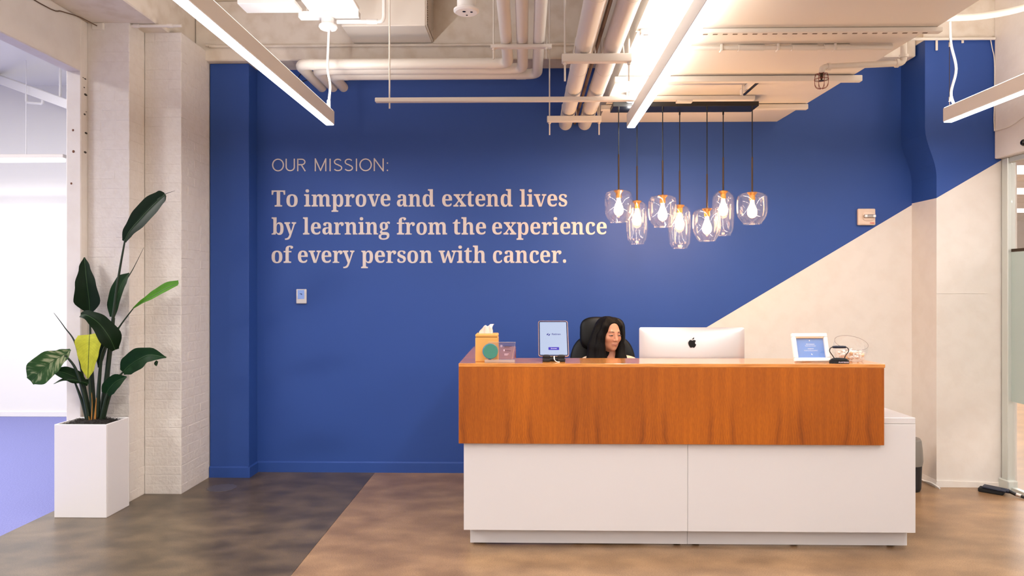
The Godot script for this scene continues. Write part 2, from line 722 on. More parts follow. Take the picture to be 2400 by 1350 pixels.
# leaf colour over (across, along): fine slanting side veins; and pale streaks fanning out over green
func veins() -> Array:
	var a := Image.create(64, 128, false, Image.FORMAT_RGB8)
	var b := Image.create(64, 128, false, Image.FORMAT_RGB8)
	var n := FastNoiseLite.new()
	n.seed = 8
	n.frequency = 0.05
	for y in 128:
		for x in 64:
			var s := absf(x / 31.5 - 1.0)
			var along := y - s * 22.0
			var v := 0.94 + 0.015 * sin(along * 0.9) - 0.07 * s + 0.08 * n.get_noise_2d(x, y)
			a.set_pixel(x, y, Color(v, v, v))
			var p := smoothstep(-0.25, 0.35, n.get_noise_2d((x - 32.0) * 0.5, along * 1.6) + 0.25 - 0.55 * absf(s - 0.35) - 0.006 * absf(y - 40.0))
			b.set_pixel(x, y, Color(0.17, 0.29, 0.14).lerp(Color(0.55, 0.57, 0.44), p))
	return [ImageTexture.create_from_image(a), ImageTexture.create_from_image(b)]


# flat-cut veneer: book-matched leaves, each with pointed arches of grain standing on the lower edge
func veneer() -> ImageTexture:
	var w := 1536
	var h := 320
	var im := Image.create(w, h, false, Image.FORMAT_RGB8)
	var n := FastNoiseLite.new()
	n.seed = 12
	n.frequency = 0.012
	n.fractal_octaves = 3
	var fine := FastNoiseLite.new()
	fine.seed = 5
	fine.frequency = 0.35
	fine.fractal_octaves = 2
	var leaf := 0.382
	for y in h:
		var up := 1.0 - float(y) / h
		for x in w:
			var u := (2.5 * x / w - 0.151) / leaf
			var id := floorf(u)
			var side := absf(u - id - 0.5) * leaf
			var drift := 0.008 * n.get_noise_2d(id * 70.0, y * 0.9)
			# the dark legs of each arch lean outward as they go down; thin lines run beside them
			var leg := 0.075 - 0.052 * pow(up, 0.85) + drift
			var low := smoothstep(0.78, 0.02, up)
			var d := side - leg
			var dark := exp(-pow(d / (0.007 + 0.012 * up + (0.008 if d > 0.0 else 0.0)), 2.0)) * low
			var r := (side - leg * 1.02) * 210.0 + 1.1 * n.get_noise_2d(side * 420.0, y * 0.35 + id * 40.0)
			var line := (0.5 + 0.5 * cos(r * TAU * 0.35)) * exp(-maxf(d, 0.0) / 0.09) * (0.35 + 0.65 * low)
			var streak := n.get_noise_2d(side * 1500.0 + id * 3.0, y * 0.10)
			var soft := n.get_noise_2d(x * 0.22, y * 0.10 + 300.0)
			var pore := fine.get_noise_2d(x * 1.1, y * 0.10)
			var t := 0.60 + 0.22 * soft + 0.20 * streak - 0.27 * dark - 0.17 * line + 0.15 * pore
			im.set_pixel(x, y, Color(0.45, 0.205, 0.005).lerp(Color(0.765, 0.42, 0.035), clampf(t, 0.0, 1.0)))
	return ImageTexture.create_from_image(im)


# ---------------------------------------------------------------- the shell of the rooms

const WALL_L0 := -3.18         # the wall to the side room: its far and near faces
const WALL_L1 := -3.075
const WALL_R := 3.60
const FRONT := 8.0             # the room behind the camera

func build_shell() -> void:
	var fl := structure("floor", "polished concrete floor of a dark slab beside a brown slab", "floor")
	box("dark_slab", fl, M.concrete_dark, Vector3(WALL_L0 + 0.005, -0.2, -6.0), Vector3(-1.226, 0, FRONT), 0.0)
	box("brown_slab", fl, M.concrete_brown, Vector3(-1.224, -0.2, -6.0), Vector3(WALL_R + 0.1, 0, FRONT), 0.0)
	var lid := mb()
	var ring := []
	for k in 28:
		ring.append(Vector2(cos(TAU * k / 28), sin(TAU * k / 28)) * (0.105 + 0.008 * sin(3.0 * k)))
	extrude(lid, PackedVector2Array(ring), 0.0, 0.0012, Transform3D(Basis(Vector3.RIGHT, -PI / 2), at(520, 1147, 5.24) * Vector3(1, 0, 1)))
	done(lid, "patch", M.concrete_patch, fl)
	var ce := structure("ceiling", "rough painted concrete ceiling, tan white", "ceiling")
	box("slab", ce, M.ceiling_paint, Vector3(WALL_L0, CEIL, -6.0), Vector3(WALL_R + 0.2, CEIL + 0.2, FRONT), 0.0)
	var bm := structure("ceiling_beam", "painted concrete beam along the top of the blue wall", "beam")
	box("beam_body", bm, M.ceiling_paint, Vector3(-2.59, 3.28, -5.90), Vector3(3.0, CEIL, -5.47), 0.008)
	var bl := structure("ceiling_beam", "painted concrete beam above the brick piers", "beam")
	box("beam_body", bl, M.ceiling_paint, Vector3(WALL_L1 + 0.001, 3.36, -5.9), Vector3(-2.595, CEIL, 3.0), 0.008)
	var br := structure("ceiling_beam", "white painted concrete above the blue column", "beam")
	box("beam_body", br, M.ceiling_paint, Vector3(3.002, 3.372, -5.9), Vector3(WALL_R - 0.02, CEIL, -5.368), 0.006)
	# the opening to the side room on the left: a lintel, and walls beyond the picture
	var wl := structure("wall_left", "white plastered lintel and wall end beside the side room opening", "wall")
	box("lintel", wl, M.white_paint, Vector3(WALL_L0, 3.0, -4.81), Vector3(WALL_L1, CEIL, 3.0), 0.006)
	box("wall_end", wl, M.white_paint, Vector3(WALL_L0, 0, -6.0), Vector3(WALL_L1, CEIL, -4.81), 0.006)
	box("near_wall", wl, M.white_paint, Vector3(WALL_L0, 0, 3.0), Vector3(WALL_L1, CEIL, FRONT), 0.0)
	# dirt stains in the corner beside the wall end
	for s in [[201, 185, 6], [203, 222, 9], [198, 268, 6], [205, 312, 8], [201, 357, 8], [196, 205, 4], [206, 262, 4], [191, 182, 4]]:
		var st := mb()
		var z := lerpf(4.818, 4.870, clampf((s[0] - 184.0) / 23.0, 0.0, 1.0))
		var p := Vector3(WALL_L1 + 0.001, at(s[0], s[1], z).y, -z)
		pillow(st, p, Vector3(0.002, s[2] * 0.0009 * (0.6 + 0.6 * rng.randf()), s[2] * 0.002), 1.0, 1.0, Basis(), 10, 6)
		done(st, "dirt_stain", M.stain, wl)
	for s in [[171, 305, 4], [172, 355, 5], [167, 430, 4]]:
		var st := mb()
		pillow(st, at(s[0], s[1], 4.8095), Vector3(s[2] * 0.0018, s[2] * 0.002, 0.002), 1.0, 1.0, Basis(), 10, 6)
		done(st, "rust_stain", M.rust, wl)
	var wf := structure("wall_front", "white wall behind the camera", "wall")
	box("wall_body", wf, M.white_paint, Vector3(WALL_L0, 0, FRONT), Vector3(WALL_R + 0.2, CEIL, FRONT + 0.2), 0.0)


# ---------------------------------------------------------------- painted brick piers

func brick(parent: Node3D, lo: Vector3, hi: Vector3) -> void:
	var s := hi - lo - Vector3(1, 1, 1) * 0.0042
	var key := Vector3i((s * 1000.0).round())
	if not brick_meshes.has(key):
		var st := mb()
		bx(st, Vector3.ZERO, s, 0.0042)
		st.generate_normals()
		brick_meshes[key] = st.commit()
	var o := MeshInstance3D.new()
	o.name = "brick"
	o.mesh = brick_meshes[key]
	o.material_override = M.painted_brick
	o.position = (lo + hi) * 0.5 + Vector3(rng.randf_range(-1, 1), rng.randf_range(-1, 1), rng.randf_range(-1, 1)) * 0.0009
	o.rotation = Vector3(rng.randf_range(-1, 1), rng.randf_range(-1, 1), rng.randf_range(-1, 1)) * 0.004
	parent.add_child(o, true)


func pier(called: String, label: String, x0: float, x1: float, front: float, back: float, top: float) -> void:
	var p := structure(called, label, "brick pier")
	box("core", p, M.painted_brick, Vector3(x0 + 0.001, 0, -back), Vector3(x1 - 0.0032, top, -front - 0.0032), 0.0)
	var course := 0.0685
	var rows := int(top / course)
	for i in rows:
		var y0 := i * course
		var y1 := y0 + course
		var odd := i % 2 == 1
		var cf := 0.1 if odd else 0.2             # length of the corner brick on the front
		var cs := minf(0.2 if odd else 0.1, back - front - 0.012)
		brick(p, Vector3(x1 - cf, y0, -front - cs), Vector3(x1, y1, -front))
		var x := x1 - cf
		while x > x0 + 0.02:
			var w := minf(0.2, x - x0)
			if x - w - x0 < 0.04:
				w = x - x0
			brick(p, Vector3(x - w, y0, -front - 0.1), Vector3(x, y1, -front))
			x -= w
		var z := front + cs
		while z < back - 0.03:
			var w := minf(0.2, back - z)
			brick(p, Vector3(x1 - 0.1, y0, -z - w), Vector3(x1, y1, -z))
			z += w
	box("head", p, M.white_paint, Vector3(x0 + 0.002, rows * course, -back), Vector3(x1 - 0.001, top, -front - 0.001), 0.003)


func build_piers() -> void:
	pier("brick_pier", "white painted brick pier right behind the potted plant", WALL_L1, -2.776, 4.88, 5.15, 3.36)
	pier("brick_pier", "white painted brick pier standing against the blue wall", -2.776, -2.505, 5.076, 5.53, 3.36)
	var fill := structure("wall_back_left", "white wall behind the brick piers", "wall")
	box("wall_body", fill, M.white_paint, Vector3(WALL_L1, 0, -5.9), Vector3(-2.51, CEIL, -5.535), 0.0)


# ---------------------------------------------------------------- the blue wall

func build_back_wall() -> void:
	var w := structure("wall_back", "royal blue wall with a white painted triangle at lower right", "wall")
	var xs := -0.51                # the slanted edge of the paint meets the floor here
	var xe := 3.13
	var ye := 2.185
	var st := mb()
	extrude(st, PackedVector2Array([Vector2(-2.51, 0), Vector2(xs, 0), Vector2(xe, ye), Vector2(xe, 3.3), Vector2(-2.51, 3.3)]), -5.9, -BACK)
	done(st, "blue_paint", M.blue_paint, w)
	st = mb()
	extrude(st, PackedVector2Array([Vector2(xs, 0), Vector2(xe, 0), Vector2(xe, ye)]), -5.9, -BACK)
	done(st, "white_paint", M.white_paint, w)
	box("pilaster", w, M.blue_paint, Vector3(-2.504, 0, -BACK), Vector3(sx(583, 5.535), 3.279, -5.535), 0.004)
	var b := structure("baseboard_back", "blue painted baseboard under the blue wall", "baseboard")
	st = mb()
	var prof := PackedVector2Array([Vector2(0, 0), Vector2(0.014, 0), Vector2(0.014, 0.078), Vector2(0.005, 0.088), Vector2(0, 0.088)])
	var x1 := sx(583, 5.535)
	var along := func(x: float, z: float) -> Transform3D: return Transform3D(Basis(Vector3(0, 0, 1), Vector3(0, 1, 0), Vector3(-1, 0, 0)), Vector3(x, 0, z))
	extrude(st, prof, -(xs + 0.12), -(x1 + 0.001), along.call(0, -BACK))
	done(st, "board", M.blue_paint, b)
	st = mb()
	extrude(st, prof, -(x1 + 0.013), 2.503, along.call(0, -5.535))
	done(st, "board", M.blue_paint, b)
	st = mb()
	extrude(st, prof, 5.5225, BACK, Transform3D(Basis(), Vector3(x1, 0, 0)) * Transform3D(Basis(Vector3.RIGHT, Vector3.UP, Vector3(0, 0, -1)), Vector3.ZERO))
	done(st, "board", M.blue_paint, b)
	var b2 := structure("baseboard_white", "white baseboard under the white triangle behind the desk", "baseboard")
	st = mb()
	extrude(st, prof, -3.10, -(xs + 0.13), along.call(0, -BACK))
	done(st, "board", M.white_paint, b2)


func build_right_column() -> void:
	var c := structure("concrete_column", "blue and white concrete column flaring out at its top", "column")
	var xl := sx(2195, 5.37)
	var xu := sx(2168, 5.37)
	var xr := WALL_R - 0.0205
	var ys := 2.178
	var yr := 2.462
	var st := mb()
	extrude(st, PackedVector2Array([Vector2(xl, 0), Vector2(xr, 0), Vector2(xr, yr), Vector2(xl, ys)]), -6.0, -5.37)
	done(st, "white_paint", M.white_paint, c)
	st = mb()
	var poly := PackedVector2Array([Vector2(xl, ys), Vector2(xr, yr), Vector2(xr, 3.371), Vector2(xu, 3.371)])
	for k in 9:
		var t := k / 8.0
		poly.append(Vector2(lerpf(xu, xl, smoothstep(0.0, 1.0, t)), lerpf(2.71, 2.34, t)))
	extrude(st, poly, -6.0, -5.37)
	done(st, "blue_paint", M.blue_paint, c)
	var ysm := 1.458
	box("seam", c, M.white_paint, Vector3(xl + 0.001, ysm, -5.3725), Vector3(3.48, ysm + 0.0035, -5.3675), 0.001)
	# the rounded foot of the column and the cable lying along it
	st = mb()
	extrude(st, PackedVector2Array([Vector2(xl - 0.015, 0), Vector2(xr, 0), Vector2(xr, 0.035), Vector2(xl - 0.002, 0.05)]), -5.7, -5.36)
	done(st, "foot", M.white_paint, c)
	var cable := pipe("floor_cable", self, M.cord_white, smooth_path([Vector3(2.98, 0.012, -5.69), Vector3(3.03, 0.03, -5.6), Vector3(3.075, 0.012, -5.5), Vector3(3.08, 0.02, -5.4), Vector3(3.082, 0.008, -5.3)]), 0.006, 8)
	tag(cable, "thin white cable lying against the foot of the column beside the desk", "cable")


# ---------------------------------------------------------------- glass partition and bulkhead at the right

func build_glass_wall() -> void:
	var bh := structure("wall_right", "white plaster bulkhead above the glass partition", "wall")
	box("bulkhead", bh, M.white_paint, Vector3(sx(2330, 5.37), 2.47, -5.367), Vector3(WALL_R + 0.12, CEIL, FRONT), 0.006)
	var w := structure("window_1", "glass partition with a frosted band and a pale metal frame", "glass partition")
	var z0 := -5.368
	box("frame_post", w, M.aluminium_frame, Vector3(WALL_R - 0.03, 0, -5.352), Vector3(WALL_R + 0.03, 2.468, -5.285), 0.004)
	box("frame_shoe", w, M.aluminium_frame, Vector3(WALL_R - 0.045, 0, -5.368), Vector3(WALL_R + 0.03, 0.075, -5.26), 0.006)
	box("frame_head", w, M.aluminium_frame, Vector3(WALL_R - 0.02, 2.43, -5.284), Vector3(WALL_R + 0.02, 2.468, 3.0), 0.003)
	box("frame_sill", w, M.aluminium_frame, Vector3(WALL_R - 0.02, 0, -5.259), Vector3(WALL_R + 0.02, 0.03, 3.0), 0.003)
	for g in [["clear_pane", 0.03, 0.66, M.glass], ["frosted_pane", 0.66, 1.766, M.frosted], ["clear_pane", 1.79, 2.43, M.glass]]:
		var zz := -5.259 if g[1] < 0.5 else -5.284
		box(g[0], w, g[3], Vector3(WALL_R - 0.004, g[1], zz), Vector3(WALL_R + 0.004, g[2], 3.0), 0.0)
	box("mid_rail", w, M.bronze, Vector3(WALL_R - 0.005, 1.767, -5.284), Vector3(WALL_R + 0.005, 1.789, 3.0), 0.0)
	box("end_wall", bh, M.white_paint, Vector3(WALL_R - 0.05, 0, 3.0), Vector3(WALL_R + 0.12, 2.47, FRONT), 0.0)


# the room that shows through the opening at the left
func build_side_room() -> void:
	var lo := -9.0
	var far := 8.1
	var top := 3.86
	var fl := structure("floor_side", "lavender blue carpet of the side room at the left", "floor")
	box("carpet", fl, M.blue_carpet, Vector3(lo, -0.2, -far - 0.2), Vector3(WALL_L0 + 0.005, 0.0, FRONT), 0.0)
	var ws := structure("wall_side", "bright white far wall of the side room", "wall")
	box("wall_body", ws, M.side_white, Vector3(lo, 0, -far - 0.2), Vector3(WALL_L0, top, -far), 0.0)
	box("outer_wall", ws, M.side_white, Vector3(lo - 0.2, 0, -far), Vector3(lo, top, FRONT), 0.0)
	box("rear_wall", ws, M.side_white, Vector3(lo, 0, FRONT), Vector3(WALL_L0, top, FRONT + 0.2), 0.0)
	box("near_wall", ws, M.side_white, Vector3(WALL_L0, 0, -far - 0.2), Vector3(WALL_L0 + 0.12, top, -6.0), 0.0)
	var cs := structure("ceiling_side", "white ceiling of the side room", "ceiling")
	box("slab", cs, M.side_white, Vector3(lo - 0.2, top, -far - 0.2), Vector3(WALL_L0 + 0.12, top + 0.2, FRONT), 0.0)
	var bs := structure("baseboard_side", "white baseboard of the side room", "baseboard")
	box("board", bs, M.side_white, Vector3(lo, 0, -far), Vector3(WALL_L0 - 0.001, 0.062, -far + 0.015), 0.004)
	# a slanting white brace and a hung tube light
	var br := thing("ceiling_brace", "slanting white steel brace high in the side room", "brace")
	var a := at(-40, 172, 7.8)
	var b := at(165, 246, 6.9)
	var st := mb()
	var dir := (b - a).normalized()
	var right := dir.cross(Vector3.UP).normalized()
	bx(st, (a + b) * 0.5, Vector3(0.07, 0.09, a.distance_to(b)), 0.005, Basis(right, right.cross(-dir).normalized() * 1.0, -dir))
	done(st, "beam_piece", M.side_white, br)
	pipe("hanger", br, M.side_white, [a + dir * 0.3, Vector3(a.x + dir.x * 0.3, top, a.z + dir.z * 0.3)], 0.012, 8)
	pipe("hanger", br, M.side_white, [b - dir * 0.2, Vector3(b.x - dir.x * 0.2, top, b.z - dir.z * 0.2)], 0.012, 8)
	pipe("bracket", br, M.side_white, bent([at(62, 214, 7.4), at(62, 240, 7.4), at(100, 244, 7.2), at(100, 222, 7.2)], 0.03, 3), 0.014, 8)
	var t := thing("tube_light", "long white tube light hung level in the side room", "ceiling light")
	var l := at(-300, 375, 7.2)
	var r := at(152, 376, 7.2)
	r.x = minf(r.x, WALL_L0 - 0.02)
	box("housing", t, M.housing, Vector3(l.x, l.y + 0.012, l.z - 0.03), Vector3(r.x, l.y + 0.05, l.z + 0.03), 0.004)
	box("diffuser", t, M.side_tube, Vector3(l.x + 0.005, l.y - 0.028, l.z - 0.028), Vector3(r.x - 0.005, l.y + 0.0119, l.z + 0.028), 0.006)
	for k in [0.2, 0.8]:
		var p := l.lerp(r, k)
		pipe("hanger", t, M.cord_white, [Vector3(p.x, l.y + 0.05, l.z), Vector3(p.x, top, l.z)], 0.004, 6)
	area_light(Vector3((l.x + r.x) / 2, l.y - 0.035, l.z), Vector2(r.x - l.x, 0.05), 3.0, Color(1.0, 0.985, 0.97), true)
	for z in [-4.5, -1.0, 3.5]:
		var p := thing("side_panel_light", "flat white light panel on the side room ceiling, %s" % {-4.5: "above the doorway end", -1.0: "amid the row of three", 3.5: "farthest behind the camera"}[z], "ceiling light", "side room ceiling panels")
		box("housing", p, M.housing, Vector3(-6.3, top - 0.05, z - 0.3), Vector3(-5.1, top - 0.0005, z + 0.3), 0.004)
		box("diffuser", p, M.side_tube, Vector3(-6.27, top - 0.056, z - 0.27), Vector3(-5.13, top - 0.0501, z + 0.27), 0.0)
		area_light(Vector3(-5.7, top - 0.062, z), Vector2(1.1, 0.5), 22.0, Color(1.0, 0.985, 0.96), true)


# the office that shows through the clear panes
func build_far_office() -> void:
	var x0 := WALL_R + 0.12
	var x1 := 14.0
	var z0 := -18.0
	var z1 := 3.0
	var fl := structure("floor_office", "brown concrete floor of the office behind the glass", "floor")
	box("slab", fl, M.concrete_brown, Vector3(WALL_R + 0.1, -0.2, z0), Vector3(x1, 0, z1 + 0.2), 0.0)
	var wo := structure("wall_office", "white walls of the office behind the glass", "wall")
	box("far_wall", wo, M.white_paint, Vector3(WALL_R - 0.02, 0, z0 - 0.2), Vector3(x1, 3.2, z0), 0.0)
	box("outer_wall", wo, M.white_paint, Vector3(x1, 0, z0), Vector3(x1 + 0.2, 3.2, z1 + 0.2), 0.0)
	box("near_wall", wo, M.white_paint, Vector3(x0, 0, z1), Vector3(x1, 3.2, z1 + 0.2), 0.0)
	box("inner_wall", wo, M.white_paint, Vector3(WALL_R - 0.02, 0, z0), Vector3(WALL_R + 0.1, 3.2, -6.0), 0.0)
	box("column_return", wo, M.white_paint, Vector3(WALL_R - 0.02, 0, -6.0), Vector3(WALL_R + 0.1, 3.2, -5.375), 0.0)
	var co := structure("ceiling_office", "white ceiling of the office behind the glass", "ceiling")
	box("slab", co, M.ceiling_paint, Vector3(x0, 3.2, z0 - 0.2), Vector3(x1 + 0.2, 3.4, z1 + 0.2), 0.0)
	var n := 0
	for d in [6.6, 8.2, 10.0, 12.5, 15.5]:
		n += 1
		var l := thing("office_light", "white light bar on the office ceiling seen through the glass, %s" % ["nearest the column", "second row from the column", "middle row", "second from the far wall", "nearest the far wall"][n - 1], "ceiling light", "light bars in the glass office")
		box("housing", l, M.housing, Vector3(3.9, 2.86, -d - 0.3), Vector3(9.0, 2.95, -d + 0.3), 0.004)
		box("diffuser", l, M.side_tube, Vector3(3.92, 2.85, -d - 0.28), Vector3(8.98, 2.8599, -d + 0.28), 0.0)
		for x in [4.6, 8.4]:
			pipe("hanger", l, M.cord_white, [Vector3(x, 2.95, -d), Vector3(x, 3.2, -d)], 0.004, 6)
		area_light(Vector3(6.5, 2.84, -d), Vector2(4.9, 0.2), 15.0, LED_TINT, true)
	for z in [-3.0, 0.5]:
		var l := thing("office_light", "white light bar in the glass office %s" % ("beside the near glass" if z < 0 else "at the camera end"), "ceiling light", "light bars in the glass office")
		box("housing", l, M.housing, Vector3(4.5, 2.86, z - 0.12), Vector3(9.5, 2.95, z + 0.12), 0.004)
		box("diffuser", l, M.side_tube, Vector3(4.52, 2.85, z - 0.1), Vector3(9.48, 2.8599, z + 0.1), 0.0)
		for x in [5.1, 8.9]:
			pipe("hanger", l, M.cord_white, [Vector3(x, 2.95, z), Vector3(x, 3.2, z)], 0.004, 6)
		area_light(Vector3(7.0, 2.84, z), Vector2(4.9, 0.2), 15.0, LED_TINT, true)


func area_light(p: Vector3, size: Vector2, energy: float, c: Color, down: bool, along_z := false) -> void:
	var l := AreaLight3D.new()
	l.name = "area_light"
	l.position = p
	l.area_size = size
	l.light_energy = energy
	l.light_color = c
	l.shadow_enabled = true
	l.area_range = 20.0
	l.area_attenuation = 2.0
	l.rotation = Vector3(-PI / 2 if down else PI / 2, 0, 0)
	if along_z:
		l.area_size = Vector2(size.y, size.x)
	put(l, self)


# ---------------------------------------------------------------- ceiling: duct, pipes, struts

const DUCT0 := 0.585           # left and right faces of the great duct, and its underside
const DUCT1 := 2.075
const DUCT_Y := 2.84

func build_duct() -> void:
	var d := thing("air_duct", "broad white boxed air duct running under the ceiling to the blue wall", "duct")
	var flat := Transform3D(Basis(Vector3.RIGHT, -PI / 2), Vector3.ZERO)
	var st := mb()
	extrude(st, PackedVector2Array([Vector2(DUCT0, 5.4605), Vector2(2.032, 5.4605), Vector2(2.022, 5.709), Vector2(DUCT0, 5.709)]), DUCT_Y, 3.278, flat)
	done(st, "duct_section", M.metal_white, d)
	st = mb()
	extrude(st, PackedVector2Array([Vector2(DUCT0, 3.70), Vector2(2.085, 3.70), Vector2(2.032, 5.46), Vector2(DUCT0, 5.46)]), DUCT_Y, CEIL - 0.002, flat)
	done(st, "duct_section", M.metal_white, d)
	box("duct_section", d, M.metal_white, Vector3(DUCT0 - 0.012, DUCT_Y - 0.004, -3.685), Vector3(DUCT1 + 0.03, CEIL - 0.002, 2.5), 0.0)
	box("joint", d, M.dark_gap, Vector3(DUCT0 + 0.02, DUCT_Y + 0.02, -3.70), Vector3(DUCT1 - 0.02, CEIL - 0.01, -3.6851), 0.0)
	strut("support_strut", "slotted white strut under the air duct nearest the camera", 1500, 2205, 86, 3.655, 0.030, true)
	strut("support_strut", "plain white strut crossing under the duct in front of the pendant canopy", 1440, 2018, 195, 4.47, 0.043, false)
	strut("support_strut", "white strut under the duct behind the black pendant canopy", 1408, 1892, 254, 5.16, 0.042, false)
	# conduit under the duct, with couplings
	var c := thing("conduit", "thin white conduit with couplings crossing under the middle of the duct", "conduit")
	var z := 3.90
	var a := at(1600, 133, z)
	var b := at(2090, 131, z)
	a.y = DUCT_Y - 0.019
	b.y = a.y
	pipe("tube", c, M.metal_white, [a, b], 0.0145, 12)
	for px in [1760, 1885, 1960]:
		var p := Vector3(sx(px, z), a.y, -z)
		pipe("coupling", c, M.metal_white, [p - Vector3(0.07, 0, 0), p + Vector3(0.07, 0, 0)], 0.0185, 12)
	for px in [1690, 1822, 1955]:
		var p := Vector3(sx(px, z), a.y, -z)
		box("strap", c, M.metal_white, p + Vector3(-0.006, -0.02, -0.02), p + Vector3(0.006, 0.0185, 0.02), 0.002)
	# sprinkler: a branch pipe beside the duct, an elbow, and a head in a red wire cage
	var s := thing("sprinkler", "white sprinkler pipe ending in a head inside a red wire cage", "sprinkler")
	z = 3.96
	var e0 := at(2112, 148, z)
	var e1 := at(1927, 157, z)
	e0.x = 2.104
	var dn := Vector3(e1.x - 0.004, at(1920, 172, z).y, -z)
	pipe("branch_pipe", s, M.metal_white, bent([Vector3(e0.x, CEIL, -z), Vector3(e0.x, e0.y, -z), Vector3(e1.x, e1.y, -z), dn], 0.03, 6), 0.0165, 14)
	pipe("fitting", s, M.metal_white, [Vector3(e0.x - 0.045, e0.y, -z), Vector3(e0.x - 0.03, e0.y, -z)], 0.024, 14)
	pipe("fitting", s, M.metal_white, [Vector3(e0.x, e0.y + 0.03, -z), Vector3(e0.x, e0.y + 0.045, -z)], 0.024, 14)
	pipe("fitting", s, M.metal_white, [Vector3(e1.x + 0.028, e1.y, -z), Vector3(e1.x + 0.044, e1.y, -z)], 0.022, 14)
	st = mb()
	lathe(st, [Vector2(0, -0.042), Vector2(0.013, -0.042), Vector2(0.013, -0.039), Vector2(0.004, -0.036), Vector2(0.009, -0.02), Vector2(0.009, -0.006), Vector2(0.012, 0.0), Vector2(0.0, 0.0)], 14, Transform3D(Basis(), dn), 0)
	done(st, "sprinkler_head", M.bronze, s)
	st = mb()
	for k in 8:
		var q := TAU * k / 8
		var o := Vector3(cos(q), 0, sin(q))
		tube(st, smooth_path([dn + o * 0.016 + Vector3(0, -0.001, 0), dn + o * 0.034 + Vector3(0, -0.008, 0), dn + o * 0.037 + Vector3(0, -0.06, 0), dn + o * 0.022 + Vector3(0, -0.082, 0), dn + Vector3(0, -0.084, 0)], 4), 0.0013, 6)
	for h in [-0.032, -0.036, -0.003]:
		var ring := []
		for k in 21:
			ring.append(dn + Vector3(cos(TAU * k / 20), 0, sin(TAU * k / 20)) * (0.037 if h < -0.01 else 0.02) + Vector3(0, h, 0))
		tube(st, ring, 0.0013, 6)
	done(st, "wire_cage", M.cage_red, s)


func strut(called: String, label: String, px0: float, px1: float, py: float, depth: float, h: float, slots: bool) -> void:
	var o := thing(called, label, "steel strut", "struts under the air duct")
	var x0 := sx(px0, depth)
	var x1 := sx(px1, depth)
	box("channel", o, M.metal_white, Vector3(x0, DUCT_Y - h, -depth - 0.021), Vector3(x1, DUCT_Y - 0.0055, -depth + 0.021), 0.003)
	if slots:
		var x := x0 + 0.03
		while x < x1 - 0.03:
			box("slot", o, M.grille_dark, Vector3(x - 0.012, DUCT_Y - h - 0.0013, -depth - 0.005), Vector3(x + 0.012, DUCT_Y - h + 0.0001, -depth + 0.005), 0.0)
			x += 0.051
	for x in [x0 + 0.04, x1 - 0.04]:
		pipe("hanger_rod", o, M.metal_white, [Vector3(x, DUCT_Y - 0.0056, -depth), Vector3(x, DUCT_Y - 0.0045, -depth)], 0.005, 8)


func trapeze(label: String, px0: float, px1: float, y: float, depth: float, thick: float, rods: Array, drop: float) -> void:
	var o := thing("pipe_hanger", label, "pipe hanger", "trapeze hangers under the pipes")
	box("channel", o, M.metal_white, Vector3(sx(px0, depth), y - thick / 2, -depth - 0.021), Vector3(sx(px1, depth), y + thick / 2, -depth + 0.021), 0.003)
	for px in rods:
		var x := sx(px, depth)
		pipe("threaded_rod", o, M.metal_white, [Vector3(x, y - thick / 2 - drop, -depth), Vector3(x, CEIL, -depth)], 0.0052, 8)
		pipe("nut", o, M.metal_white, [Vector3(x, y - thick / 2 - 0.012, -depth), Vector3(x, y - thick / 2, -depth)], 0.011, 6)
	return


